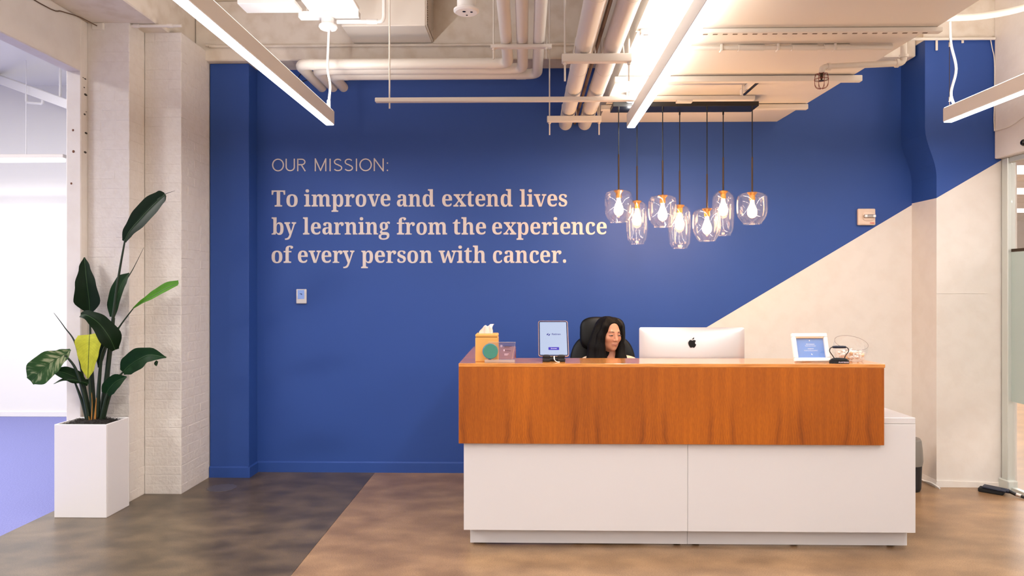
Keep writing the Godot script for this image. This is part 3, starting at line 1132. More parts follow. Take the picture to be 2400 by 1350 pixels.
func build_ceiling_services() -> void:
	# two large insulated pipes beside the duct, ending at the blue wall
	for k in 2:
		var px: float = [1325.0, 1370.0][k]
		var o := thing("insulated_pipe", ["thick white insulated pipe, left one of the pair beside the duct", "thick white insulated pipe, right one of the pair next to the duct"][k], "pipe", "pair of thick ceiling pipes")
		var p := at(px, 292, BACK)
		p.y = 2.83
		pipe("pipe_run", o, M.metal_white, [Vector3(p.x, p.y, -BACK + 0.002), Vector3(p.x, p.y, 2.5)], 0.053, 28)
		for z in [4.3, 4.72, 5.32, 3.2]:
			pipe("band", o, M.metal_white, [Vector3(p.x, p.y, -z), Vector3(p.x, p.y, -z + 0.045)], 0.0545, 28)
		for z in [5.22, 3.84]:
			for s in [1]:
				var st := mb()
				var pts := []
				for j in 7:
					var a := PI * j / 6
					pts.append(Vector3(p.x + s * 0.0 + cos(a) * 0.0575, p.y + maxf(sin(a), 0.0) * 0.0575 - 0.0, -z))
				pts[0].y = p.y - 0.053
				pts[6].y = p.y - 0.053
				tube(st, pts, 0.004, 6)
				done(st, "strap", M.metal_white, o)
	trapeze("pale hanger bar under the two thick pipes nearest the blue wall", 1282, 1409, 2.750, 5.22, 0.043, [1288, 1404], 0.095)
	trapeze("white hanger bar under the two thick pipes, closer to the camera", 1317, 1480, 2.749, 3.84, 0.045, [1324, 1474], 0.10)
	# three thinner pipes that come along the ceiling, turn left along the beam and turn again into the wall
	var names := ["white pipe, uppermost of the three along the beam", "white pipe, middle one of the three along the beam", "white pipe, lowest of the three along the beam"]
	for k in 3:
		var o := thing("water_pipe", names[k], "pipe", "three pipes along the beam")
		var z: float = [5.12, 5.245, 5.38][k]
		var y := 3.135
		var xr: float = [-0.128, -0.022, 0.088][k]
		var xl: float = sx([700, 741, 779][k], z)
		var xe: float = sx([737, 775, 800][k], BACK)
		pipe("pipe_run", o, M.metal_white, bent([Vector3(xr, y, 2.5), Vector3(xr, y, -z), Vector3(xl, y, -z), Vector3(xl, y, -BACK + 0.001)], 0.075, 8), 0.0385, 20)
		pipe("elbow_sleeve", o, M.metal_white, [Vector3(xr - 0.16, y, -z), Vector3(xr - 0.085, y, -z)], 0.0405, 20)
		pipe("elbow_sleeve", o, M.metal_white, [Vector3(xl + 0.085, y, -z), Vector3(xl + 0.12, y, -z)], 0.0405, 20)
	trapeze("thin white hanger bar under the three pipes before they turn", 1150, 1293, 3.084, 4.62, 0.022, [1157, 1281], 0.07)
	# the long strut that carries the pendants' canopy
	var ls := thing("long_strut", "long thin white strut hung across in front of the blue wall", "steel strut")
	var z := 4.68
	var y := 2.752
	box("channel", ls, M.metal_white, Vector3(sx(880, z), y - 0.014, -z - 0.02), Vector3(sx(1768, z), y + 0.014, -z + 0.02), 0.003)
	pipe("threaded_rod", ls, M.metal_white, [Vector3(sx(913, z), y - 0.055, -z), Vector3(sx(913, z), CEIL, -z)], 0.0055, 8)
	for px in [1470, 1740]:
		pipe("threaded_rod", ls, M.metal_white, [Vector3(sx(px, z), y, -z), Vector3(sx(px, z), DUCT_Y - 0.0005, -z)], 0.0055, 8)
	box("splice", ls, M.metal_white, Vector3(sx(1585, z), y - 0.026, -z - 0.022), Vector3(sx(1622, z), y - 0.0141, -z + 0.022), 0.002)
	var ch := thing("steel_channel", "short black and white steel channel under the right end of the canopy strut", "steel channel")
	box("web", ch, M.metal_white, Vector3(1.445, 2.8, -4.78), Vector3(1.459, 2.838, -4.5), 0.002)
	box("web", ch, M.black_metal, Vector3(1.4591, 2.799, -4.78), Vector3(1.482, 2.838, -4.5), 0.002)
	# the air unit with its grille
	var au := thing("air_unit", "white box air unit with a slatted side grille at the ceiling", "air unit")
	var x0 := sx(800, 5.1)
	var x1 := sx(997, 5.1)
	box("casing", au, M.metal_white, Vector3(x0, 3.406, -5.469), Vector3(x1, CEIL - 0.001, -5.1), 0.004)
	box("grille_frame", au, M.metal_white, Vector3(x1, 3.412, -5.462), Vector3(x1 + 0.008, CEIL - 0.001, -5.106), 0.002)
	box("grille_back", au, M.grille_dark, Vector3(x1 + 0.008, 3.43, -5.44), Vector3(x1 + 0.009, 3.73, -5.13), 0.0)
	for k in 18:
		box("slat", au, M.metal_white, Vector3(x1 + 0.009, 3.433 + k * 0.0165, -5.44), Vector3(x1 + 0.015, 3.441 + k * 0.0165, -5.13), 0.001)
	# a speaker-like cylinder with a flange
	var sp := thing("ceiling_speaker", "white cylinder with a flanged end and two dark holes at the ceiling", "ceiling fixture")
	var c := at(1093, 30, 4.24)
	var st := mb()
	lathe(st, [Vector2(0, 0), Vector2(0.066, 0.0), Vector2(0.077, 0.008), Vector2(0.077, 0.018), Vector2(0.060, 0.024), Vector2(0.056, 0.03), Vector2(0.056, CEIL - c.y), Vector2(0, CEIL - c.y)], 32, Transform3D(Basis(), c), 0)
	done(st, "body", M.cord_white, sp)
	for q in [[-0.012, 0.02, 0.010], [0.032, 0.012, 0.008], [0.0, -0.035, 0.006]]:
		st = mb()
		lathe(st, [Vector2(0, -0.0015), Vector2(q[2], -0.0015), Vector2(q[2], 0.0)], 14, Transform3D(Basis(), c + Vector3(q[0], -0.0002, q[1])), 0)
		done(st, "hole", M.lens_dark, sp)
	# conduits along the beam and over the piers
	tag(pipe("beam_conduit", self, M.ceiling_paint, smooth_path([Vector3(-2.5, 3.40, -5.457), Vector3(-2.42, 3.39, -5.457), Vector3(-2.2, 3.388, -5.457), Vector3(0.5, 3.388, -5.457)], 8), 0.012, 10), "thin painted conduit along the top of the beam over the blue wall", "conduit")
	var pc := thing("pier_conduit", "thin white conduit with a junction box above the brick piers", "conduit")
	var h := 3.345
	pipe("tube", pc, M.metal_white, [Vector3(-2.96, h, -4.905), Vector3(-2.42, h, -4.905)], 0.011, 10)
	box("junction_box", pc, M.metal_white, Vector3(-3.04, h - 0.035, -4.929), Vector3(-2.955, 3.3595, -4.87), 0.006)
	for x in [-2.74, -2.5]:
		pipe("coupling", pc, M.metal_white, [Vector3(x - 0.02, h, -4.905), Vector3(x + 0.02, h, -4.905)], 0.0145, 10)
	pipe("wire", pc, M.grille_dark, smooth_path([Vector3(-3.0, h - 0.01, -4.87), Vector3(-3.05, 3.352, -4.75), Vector3(-3.068, 3.33, -4.6), Vector3(-3.070, 3.30, -4.4), Vector3(-3.070, 3.31, -3.4)], 5), 0.004, 6)
	# conduit that crosses above the right column and sweeps along the bulkhead
	var rc := thing("corner_conduit", "white conduit sweeping over the top of the blue column to the bulkhead", "conduit")
	var q0 := at(2190, 90, 5.34)
	pipe("tube", rc, M.metal_white, [Vector3(2.1, q0.y, -5.35), Vector3(3.52, q0.y, -5.35)], 0.011, 10)
	for px in [2197, 2258]:
		var bp := at(px, 100, 5.35)
		box("clip", rc, M.metal_white, Vector3(bp.x - 0.008, bp.y - (0.055 if px == 2197 else 0.0), -5.364), Vector3(bp.x + 0.008, q0.y, -5.355), 0.002)
	var fc := thing("flexible_conduit", "wider white flexible conduit curving along the ceiling by the bulkhead", "conduit")
	pipe("tube", fc, M.metal_white, smooth_path([Vector3(2.08, 3.33, -4.83), Vector3(2.6, 3.33, -4.83), Vector3(3.1, 3.335, -4.80), Vector3(3.36, 3.355, -4.6), Vector3(3.48, 3.38, -4.2), Vector3(3.505, 3.40, -3.4)], 6), 0.024, 12)
	var wires := thing("edge_wire", "thin pale wire stapled down the edge of the bulkhead", "wire")
	var ex := sx(2330, 5.37) - 0.004
	pipe("wire_run", wires, M.metal_white, smooth_path([Vector3(ex - 0.03, 3.38, -5.362), Vector3(ex - 0.015, 3.30, -5.362), Vector3(ex, 3.2, -5.36), Vector3(ex, 2.9, -5.36), Vector3(ex - 0.003, 2.78, -5.36), Vector3(ex, 2.68, -5.36)], 5), 0.0035, 6)
	pipe("wire_run", wires, M.metal_white, smooth_path([Vector3(ex, 2.68, -5.36), Vector3(ex, 2.675, -5.2), Vector3(ex, 2.71, -5.05), Vector3(ex, 2.72, -4.98), Vector3(ex, 2.5, -4.97)], 5), 0.0035, 6)
	var bl := thing("black_cable_loop", "small loop of black cable by the pipe ends on the blue wall", "cable")
	var w := at(705, 180, BACK - 0.01)
	pipe("loop", bl, M.black_cord, smooth_path([w + Vector3(0.03, 0.03, -0.008), w + Vector3(0, 0.01, 0.02), w + Vector3(-0.012, -0.03, 0.02), w + Vector3(0.01, -0.045, 0.02), w + Vector3(0.06, -0.02, -0.008)], 5), 0.003, 6)
	pipe("plug", bl, M.black_cord, [w + Vector3(0.012, 0.028, 0.008), w + Vector3(0.03, 0.045, -0.009)], 0.012, 8)
	pipe("plug", bl, M.black_cord, [w + Vector3(0.005, -0.06, -0.009), w + Vector3(0.012, -0.04, 0.012)], 0.011, 8)
	# a bundle of thin cables between the two thick pipes
	tag(pipe("cable_bundle", self, M.grille_dark, smooth_path([Vector3(0.396, 2.83, -5.69), Vector3(0.398, 2.84, -5.0), Vector3(0.394, 2.83, -4.4), Vector3(0.398, 2.85, -3.7), Vector3(0.396, 2.84, -2.5)], 6), 0.011, 8), "dark bundle of cables between the two thick pipes", "cable")


# ---------------------------------------------------------------- lights

func led(label: String, x: float, z_far: float, z_near: float, mount: String) -> void:
	var o := thing("linear_light", label, "ceiling light", "linear pendant lights")
	var y0 := 2.632
	var y1 := 2.735
	box("housing", o, M.housing, Vector3(x - 0.030, y0 + 0.006, -z_far), Vector3(x + 0.030, y1 - 0.004, -z_near), 0.003)
	box("diffuser", o, M.diffuser, Vector3(x - 0.027, y0, -z_far + 0.004), Vector3(x + 0.027, y0 + 0.0059, -z_near - 0.004), 0.002)
	box("top_diffuser", o, M.diffuser_up, Vector3(x - 0.024, y1 - 0.0039, -z_far + 0.004), Vector3(x + 0.024, y1, -z_near - 0.004), 0.0)
	var mid := -(z_far + z_near) / 2
	area_light(Vector3(x, y0 - 0.006, mid), Vector2(0.054, z_far - z_near - 0.02), LED_DOWN * (z_far - z_near) / 6.0, LED_TINT, true)
	area_light(Vector3(x, y1 + 0.006, mid), Vector2(0.048, z_far - z_near - 0.02), LED_UP * (z_far - z_near) / 6.0, LED_TINT, false)
	var top := DUCT_Y - 0.0005 if mount == "duct" else CEIL
	if mount == "ceiling":
		top = 3.356
	elif mount == "side":
		top = 3.304
	var zs := -z_far + (0.15 if mount == "duct" else 0.05)
	if mount != "plain" and mount != "side":
		var st := mb()
		lathe(st, [Vector2(0, 0), Vector2(0.055, 0), Vector2(0.064, 0.012), Vector2(0.062, 0.024), Vector2(0.05, 0.03), Vector2(0.045, 0.03), Vector2(0.045, 0.055 if mount == "duct" else 0.07), Vector2(0, 0.055 if mount == "duct" else 0.07)], 28, Transform3D(Basis(), Vector3(x, top - (0.055 if mount == "duct" else 0.07), zs)), 0)
		done(st, "canopy", M.cord_white, o)
	var cy := top - (0.05 if mount == "duct" else 0.06)
	if mount == "side":
		cy = top
		pipe("suspension_cable", o, M.bronze, [Vector3(x - 0.015, y1, zs), Vector3(x - 0.015, top, zs)], 0.002, 6)
		pipe("power_cord", o, M.cord_white, smooth_path([Vector3(x + 0.02, y1, zs), Vector3(x - 0.005, y1 + 0.09, zs), Vector3(x + 0.03, y1 + 0.25, zs), Vector3(x - 0.005, y1 + 0.42, zs), Vector3(x - 0.012, top, zs)], 6), 0.0085, 10)
		for h in [0.03, 0.4]:
			pipe("grip", o, M.silver, [Vector3(x - 0.015, y1 + h, zs), Vector3(x - 0.015, y1 + h + 0.03, zs)], 0.006, 8)
	else:
		var hgt := cy - y1
		pipe("power_cord", o, M.cord_white, smooth_path([Vector3(x, y1, zs), Vector3(x + 0.008, y1 + hgt * 0.14, zs), Vector3(x + 0.014, y1 + hgt * 0.3, zs), Vector3(x - 0.004, y1 + hgt * 0.5, zs), Vector3(x, y1 + hgt * 0.75, zs), Vector3(x + 0.006, cy, zs)], 6), 0.0085, 10)
		pipe("grip", o, M.cord_white, [Vector3(x + 0.002, y1, zs), Vector3(x + 0.004, y1 + minf(0.06, hgt * 0.4), zs)], 0.012, 10)


func build_led_lights() -> void:
	led("long linear light on a single cord, between the plant and the wall lettering", -1.362, 4.88, -2.0, "ceiling")
	led("long linear light under the air duct, pointing at the pendants", 0.745, 5.0, -2.0, "duct")
	led("long linear light in front of the blue column at right", 2.888, 4.88, -2.0, "side")
	led("long linear light behind the camera, on the plant side", -1.362, -2.6, -7.6, "plain")
	led("long linear light behind the camera, in the middle row", 0.745, -2.6, -7.6, "plain")
	led("long linear light behind the camera, on the glass side", 2.915, -2.6, -7.6, "plain")
	# the plate and conduit that feed the light at the left
	var p := thing("feed_conduit", "white mounting plate and conduit feeding the light left of the air unit", "conduit")
	var zs := 4.83
	box("strut", p, M.cord_white, Vector3(sx(702, zs), 3.357, -zs - 0.03), Vector3(sx(843, zs), 3.402, -zs + 0.03), 0.003)
	box("tray", p, M.cord_white, Vector3(sx(716, 4.72), 3.398, -4.80), Vector3(sx(836, 4.72), 3.425, -4.62), 0.004)
	for px in [720, 826]:
		pipe("rod", p, M.cord_white, [Vector3(sx(px, zs), 3.402, -zs), Vector3(sx(px, zs), CEIL - 0.001, -zs)], 0.006, 8)
	box("side_plate", p, M.cord_white, Vector3(sx(570, 4.7), 3.372, -4.76), Vector3(sx(702, 4.7), 3.40, -4.60), 0.003)
	var b := Vector3(sx(900, zs), 3.335, -zs)
	var st := mb()
	tube(st, bent([Vector3(-1.30, 3.335, -zs), b, b + Vector3(0, 0.4, 0)], 0.04, 5), 0.0135, 12)
	done(st, "tube", M.cord_white, p)
	pipe("coupling", p, M.cord_white, [b - Vector3(0.12, 0, 0), b - Vector3(0.045, 0, 0)], 0.0175, 12)


func build_pendants() -> void:
	var z0 := 4.92
	var z1 := 5.095
	var y := 2.765
	var c := thing("lamp_canopy", "long black canopy box that carries the seven glass pendants", "lamp canopy")
	var x0 := sx(1437, z0)
	var x1 := sx(1779, z0)
	box("canopy_box", c, M.black_metal, Vector3(x0, y, -z1), Vector3(x1, y + 0.032, -z0), 0.002)
	for px in [1500, 1720]:
		box("bracket", c, M.metal_white, Vector3(sx(px, 5.0) - 0.03, y + 0.032, -5.03), Vector3(sx(px, 5.0) + 0.03, DUCT_Y - 0.0005, -4.97), 0.001)
	# px of the cord, row depth, top and bottom of the shade, half width, kind, where the rod begins
	var rows := [
		[1450, 4.93, 446, 521, 33.0, "wide", 362, "wide clear glass pendant lamp, leftmost of the seven"],
		[1493, 5.08, 471, 572, 25.5, "tall", 389, "tall clear glass pendant lamp beside the leftmost wide one"],
		[1553, 4.93, 458, 532, 33.5, "wide", 376, "wide clear glass pendant lamp between the two low tall ones"],
		[1593, 5.08, 481, 582, 27.0, "tall", 400, "tall clear glass pendant lamp hanging lowest of the seven"],
		[1657, 4.93, 489, 565, 33.5, "wide", 408, "wide clear glass pendant lamp hanging lowest of the wide ones"],
		[1695, 5.08, 448, 552, 25.5, "tall", 369, "tall clear glass pendant lamp partly behind the lowest wide one"],
		[1763, 4.93, 451, 525, 35.5, "wide", 368, "wide clear glass pendant lamp, rightmost of the seven"],
	]
	for r in rows:
		pendant(r, y)


func pendant(r: Array, y: float) -> void:
	var d: float = r[1]
	var o := thing("pendant_lamp", r[7], "pendant lamp", "clear glass pendants above the desk")
	var p := at(r[0], r[2], d)
	var top := p.y
	var h: float = p.y - at(r[0], r[3], d).y
	var hw: float = r[4] * d / FOCAL
	var rod := at(r[0], r[6], d).y
	pipe("cord", o, M.black_cord, [Vector3(p.x, rod - 0.002, p.z), Vector3(p.x, y, p.z)], 0.0035, 8)
	pipe("cord_grip", o, M.black_metal, [Vector3(p.x, y - 0.022, p.z), Vector3(p.x, y, p.z)], 0.006, 8)
	pipe("rod", o, M.bronze, [Vector3(p.x, top, p.z), Vector3(p.x, rod, p.z)], 0.0058, 10)
	var st := mb()
	lathe(st, [Vector2(0, -0.055), Vector2(0.019, -0.055), Vector2(0.020, -0.05), Vector2(0.020, -0.02), Vector2(0.034, -0.004), Vector2(0.034, 0.0), Vector2(0.008, 0.006), Vector2(0, 0.006)], 20, Transform3D(Basis(), Vector3(p.x, top, p.z)), 0)
	done(st, "socket", M.brass, o)
	st = mb()
	var prof: Array
	if r[5] == "wide":
		prof = [Vector2(0.60, 0.0), Vector2(0.62, 0.03), Vector2(0.80, 0.14), Vector2(0.93, 0.26), Vector2(0.99, 0.42), Vector2(1.0, 0.6), Vector2(0.985, 0.76), Vector2(0.93, 0.88), Vector2(0.78, 0.96), Vector2(0.45, 1.0), Vector2(0.30, 1.0)]
	else:
		prof = [Vector2(0.68, 0.0), Vector2(0.72, 0.03), Vector2(0.88, 0.10), Vector2(0.95, 0.2), Vector2(1.0, 0.45), Vector2(1.0, 0.7), Vector2(0.96, 0.84), Vector2(0.82, 0.93), Vector2(0.6, 0.98), Vector2(0.42, 1.0), Vector2(0.36, 1.0)]
	var base := Vector3(p.x, top - h, p.z)
	var pts := []
	for q in prof:
		pts.append(Vector2(q.x * hw, q.y * h))
	pts = fine_profile(pts)
	lathe(st, pts, 40, Transform3D(Basis(), base))
	var inner := []
	for q in pts:
		inner.append(Vector2(maxf(q.x - 0.0035, 0.001), q.y - (0.0035 if q.y > h * 0.9 else 0.0)))
	inner.reverse()
	lathe(st, inner, 40, Transform3D(Basis(), base))
	done(st, "glass_shade", M.lamp_glass, o)
	# the thick rolled lip of the glass
	st = mb()
	var lip := []
	for k in 33:
		lip.append(base + Vector3(cos(TAU * k / 32), 0, sin(TAU * k / 32)) * pts[0].x)
	tube(st, lip, 0.0022, 6)
	done(st, "glass_lip", M.lamp_glass, o)
	# a pear-shaped bulb
	st = mb()
	var by := top - 0.055
	lathe(st, [Vector2(0, -0.122), Vector2(0.014, -0.12), Vector2(0.025, -0.111), Vector2(0.032, -0.096), Vector2(0.033, -0.08), Vector2(0.029, -0.06), Vector2(0.020, -0.038), Vector2(0.0135, -0.018), Vector2(0.013, 0.0), Vector2(0, 0.0)], 20, Transform3D(Basis(), Vector3(p.x, by, p.z)))
	done(st, "bulb", M.filament, o)
	var l := OmniLight3D.new()
	l.name = "bulb_light"
	l.position = Vector3(p.x, by - 0.07, p.z)
	l.light_color = Color(1.0, 0.78, 0.56)
	l.light_energy = 0.13
	l.light_size = 0.02
	l.omni_range = 20.0
	l.omni_attenuation = 2.0
	l.shadow_enabled = true
	put(l, self)


func fine_profile(p: Array) -> Array:
	var c := Curve2D.new()
	for i in p.size():
		var t: Vector2 = (p[mini(i + 1, p.size() - 1)] - p[maxi(i - 1, 0)]) / 6.0
		c.add_point(p[i], -t, t)
	var out := []
	for i in p.size() - 1:
		for k in 3:
			out.append(c.sample(i, k / 3.0))
	out.append(p[-1])
	return out


# ---------------------------------------------------------------- reception desk

const TOP := 1.071             # height of the wooden counter
const FACE := 4.0              # distance of its front
const WORK := 0.765            # height of the white worktop

func build_desk() -> void:
	var d := thing("reception_desk", "white reception desk with an orange brown wooden counter box on top", "desk")
	var x0 := sx(1087, 4.03)
	var x1 := sx(2146, 4.03)
	var seam := sx(1612, 4.03)
	box("front_panel", d, M.laminate, Vector3(x0, 0.1126, -4.055), Vector3(seam - 0.0007, WORK - 0.036, -4.03), 0.0015)
	box("front_panel", d, M.laminate, Vector3(seam + 0.0007, 0.1126, -4.055), Vector3(x1, WORK - 0.036, -4.03), 0.0015)
	var k0 := sx(1102, 4.11)
	var k1 := sx(2126, 4.11)
	var km := sx(1611, 4.11)
	box("toe_kick", d, M.laminate, Vector3(k0, 0.012, -4.13), Vector3(km - 0.0008, 0.1125, -4.11), 0.001)
	box("toe_kick", d, M.laminate, Vector3(km + 0.0008, 0.012, -4.13), Vector3(k1, 0.1125, -4.11), 0.001)
	for x in [k0 + 0.07, (k0 + km) / 2, km - 0.05, km + 0.06, (k1 + km) / 2, k1 - 0.07]:
		pipe("foot", d, M.rubber, [Vector3(x, 0.0, -4.16), Vector3(x, 0.1126, -4.16)], 0.02, 12)
	box("underside", d, M.dark_gap, Vector3(k0, 0.1127, -4.19), Vector3(k1, 0.125, -4.056), 0.0)
	box("side_panel", d, M.laminate, Vector3(x1 - 0.025, 0.1126, -4.62), Vector3(x1, WORK - 0.036, -4.0555), 0.0015)
	box("side_panel", d, M.laminate, Vector3(x0, 0.1126, -5.17), Vector3(x0 + 0.025, 0.62, -4.0555), 0.0015)
	box("toe_kick", d, M.laminate, Vector3(x0 + 0.03, 0.0, -5.16), Vector3(x0 + 0.05, 0.1126, -4.14), 0.001)
	box("worktop", d, M.laminate, Vector3(x0 + 0.0255, WORK - 0.035, -4.66), Vector3(x1, WORK, -4.03), 0.003)
	# the wooden box: a veneered front, top and left return
	var w0 := sx(1075, FACE)
	var w1 := sx(2072.5, FACE)
	var lo := 0.615
	var st := mb()
	uvk = 1.0
	M.veneer.uv1_scale = Vector3(1.0 / 2.5, 1.0 / 0.5, 1)
	M.veneer.uv1_offset = Vector3(-w0 / 2.5, TOP / 0.5, 0)
	span(st, Vector3(w0, lo, -4.0295), Vector3(w1, TOP - 0.0205, -FACE), 0.0012)
	done(st, "wood_front", M.veneer, d)
	st = mb()
	span(st, Vector3(w1 - 0.03, WORK + 0.001, -4.316), Vector3(w1, TOP - 0.0205, -4.0296), 0.0012)
	done(st, "wood_end", M.veneer, d)
	st = mb()
	span(st, Vector3(w0, lo, -5.17), Vector3(w0 + 0.026, TOP - 0.0205, -4.0296), 0.0012)
	done(st, "wood_return", M.veneer, d)
	st = mb()
	span(st, Vector3(w0 + 0.284, WORK + 0.001, -5.17), Vector3(w0 + 0.31, TOP - 0.0205, -4.3161), 0.0012)
	done(st, "wood_return", M.veneer, d)
	st = mb()
	span(st, Vector3(w0 + 0.0265, lo, -5.17), Vector3(w0 + 0.2835, TOP - 0.0205, -5.145), 0.0012)
	done(st, "wood_end", M.veneer, d)
	st = mb()
	span(st, Vector3(w0 + 0.3105, WORK + 0.001, -4.316), Vector3(w1 - 0.0305, TOP - 0.0205, -4.296), 0.0012)
	done(st, "wood_back", M.veneer, d)
	uvk = 0.0
	box("counter_top", d, M.veneer_top, Vector3(w0, TOP - 0.02, -4.318), Vector3(w1 + 0.006, TOP, -FACE), 0.0015)
	box("counter_top", d, M.veneer_top, Vector3(w0, TOP - 0.02, -5.17), Vector3(w0 + 0.31, TOP, -4.3185), 0.0015)


# ---------------------------------------------------------------- things on the walls

# a light sans letter drawn with strokes: rows of points in units of the cap height, x from 0
func stroke_word(s: String, cap: float, gap: float, w: float, from: Vector3, called: String, parent: Node3D, fit := 0.0) -> void:
	var arc := func(cx: float, cy: float, rx: float, ry: float, a0: float, a1: float, n: int) -> Array:
		var out := []
		for k in n + 1:
			var a: float = deg_to_rad(lerpf(a0, a1, float(k) / n))
			out.append(Vector2(cx + cos(a) * rx, cy + sin(a) * ry))
		return out
	var e := 0.5 * w / cap
	var letters := {
		"O": [0.90, [arc.call(0.45, 0.5, 0.41, 0.5 - e + 0.01, 0, 360, 40)]],
		"U": [0.80, [[Vector2(0.09, 1)] + arc.call(0.40, 0.34, 0.31, 0.34 - e, 180, 360, 20) + [Vector2(0.71, 1)]]],
		"R": [0.72, [[Vector2(0.09, 0), Vector2(0.09, 1)], [Vector2(0.09, 1 - e), Vector2(0.36, 1 - e)] + arc.call(0.38, 0.735, 0.25, 0.265 - e, 90, -90, 16) + [Vector2(0.09, 0.47 + e)], [Vector2(0.38, 0.47), Vector2(0.66, 0)]]],
		"M": [0.96, [[Vector2(0.10, 0), Vector2(0.10, 0.985), Vector2(0.48, 0.06), Vector2(0.86, 0.985), Vector2(0.86, 0)]]],
		"I": [0.27, [[Vector2(0.135, 0), Vector2(0.135, 1)]]],
		"S": [0.70, [arc.call(0.35, 0.745, 0.25, 0.255 - e, 28, 250, 20) + [Vector2(0.40, 0.49)] + arc.call(0.35, 0.255, 0.275, 0.255 - e, 75, -155, 20)]],
		"N": [0.84, [[Vector2(0.10, 0), Vector2(0.10, 0.985), Vector2(0.74, 0.015), Vector2(0.74, 1)]]],
		":": [0.26, [[Vector2(0.13, 0.0), Vector2(0.13, 0.11)], [Vector2(0.13, 0.58), Vector2(0.13, 0.69)]]],
	}
	var total := 0.0
	for ch in s:
		total += letters[ch][0] * cap + gap
	total -= gap
	var kx := fit / total if fit > 0.0 else 1.0
	var x := 0.0
	for ch in s:
		var st := mb()
		for path in letters[ch][1]:
			var pts := PackedVector2Array()
			for p in path:
				pts.append(Vector2((x + p.x * cap) * kx, p.y * cap))
			var closed: bool = ch == "O"
			if closed:
				var outer := Geometry2D.offset_polygon(pts.slice(0, -1), w / 2, Geometry2D.JOIN_ROUND)
				var inner := Geometry2D.offset_polygon(pts.slice(0, -1), -w / 2, Geometry2D.JOIN_ROUND)
				var half := outer[0].size() / 2
				ring_prism(st, outer[0], inner[0], 0.0, 0.003, from)
			else:
				for poly in Geometry2D.offset_polyline(pts, w / 2, Geometry2D.JOIN_MITER, Geometry2D.END_BUTT):
					extrude(st, poly, 0.0, 0.003, Transform3D(Basis(), from))
		done(st, "letter", M.letter_paint, parent)
		x += letters[ch][0] * cap + gap


# an outline with a hole of a similar shape
func ring_prism(st: SurfaceTool, outer: PackedVector2Array, inner: PackedVector2Array, z0: float, z1: float, o: Vector3) -> void:
	var n := 48
	var c := Vector2.ZERO
	for p in outer:
		c += p / outer.size()
	var hit := func(poly: PackedVector2Array, a: float) -> Vector2:
		var d := Vector2(cos(a), sin(a)) * 10.0
		for i in poly.size():
			var q = Geometry2D.segment_intersects_segment(c, c + d, poly[i], poly[(i + 1) % poly.size()])
			if q != null:
				return q
		return c
	st.set_smooth_group(-1)
	for k in n:
		var a: Vector2 = hit.call(outer, TAU * k / n + 0.001)
		var b: Vector2 = hit.call(outer, TAU * (k + 1) / n + 0.001)
		var e: Vector2 = hit.call(inner, TAU * k / n + 0.001)
		var f: Vector2 = hit.call(inner, TAU * (k + 1) / n + 0.001)
		var v := func(p: Vector2, z: float) -> Vector3: return o + Vector3(p.x, p.y, z)
		quad(st, v.call(a, z1), v.call(b, z1), v.call(f, z1), v.call(e, z1))
		quad(st, v.call(a, z0), v.call(b, z0), v.call(b, z1), v.call(a, z1))
		quad(st, v.call(f, z0), v.call(e, z0), v.call(e, z1), v.call(f, z1))
		quad(st, v.call(b, z0), v.call(a, z0), v.call(e, z0), v.call(f, z0))


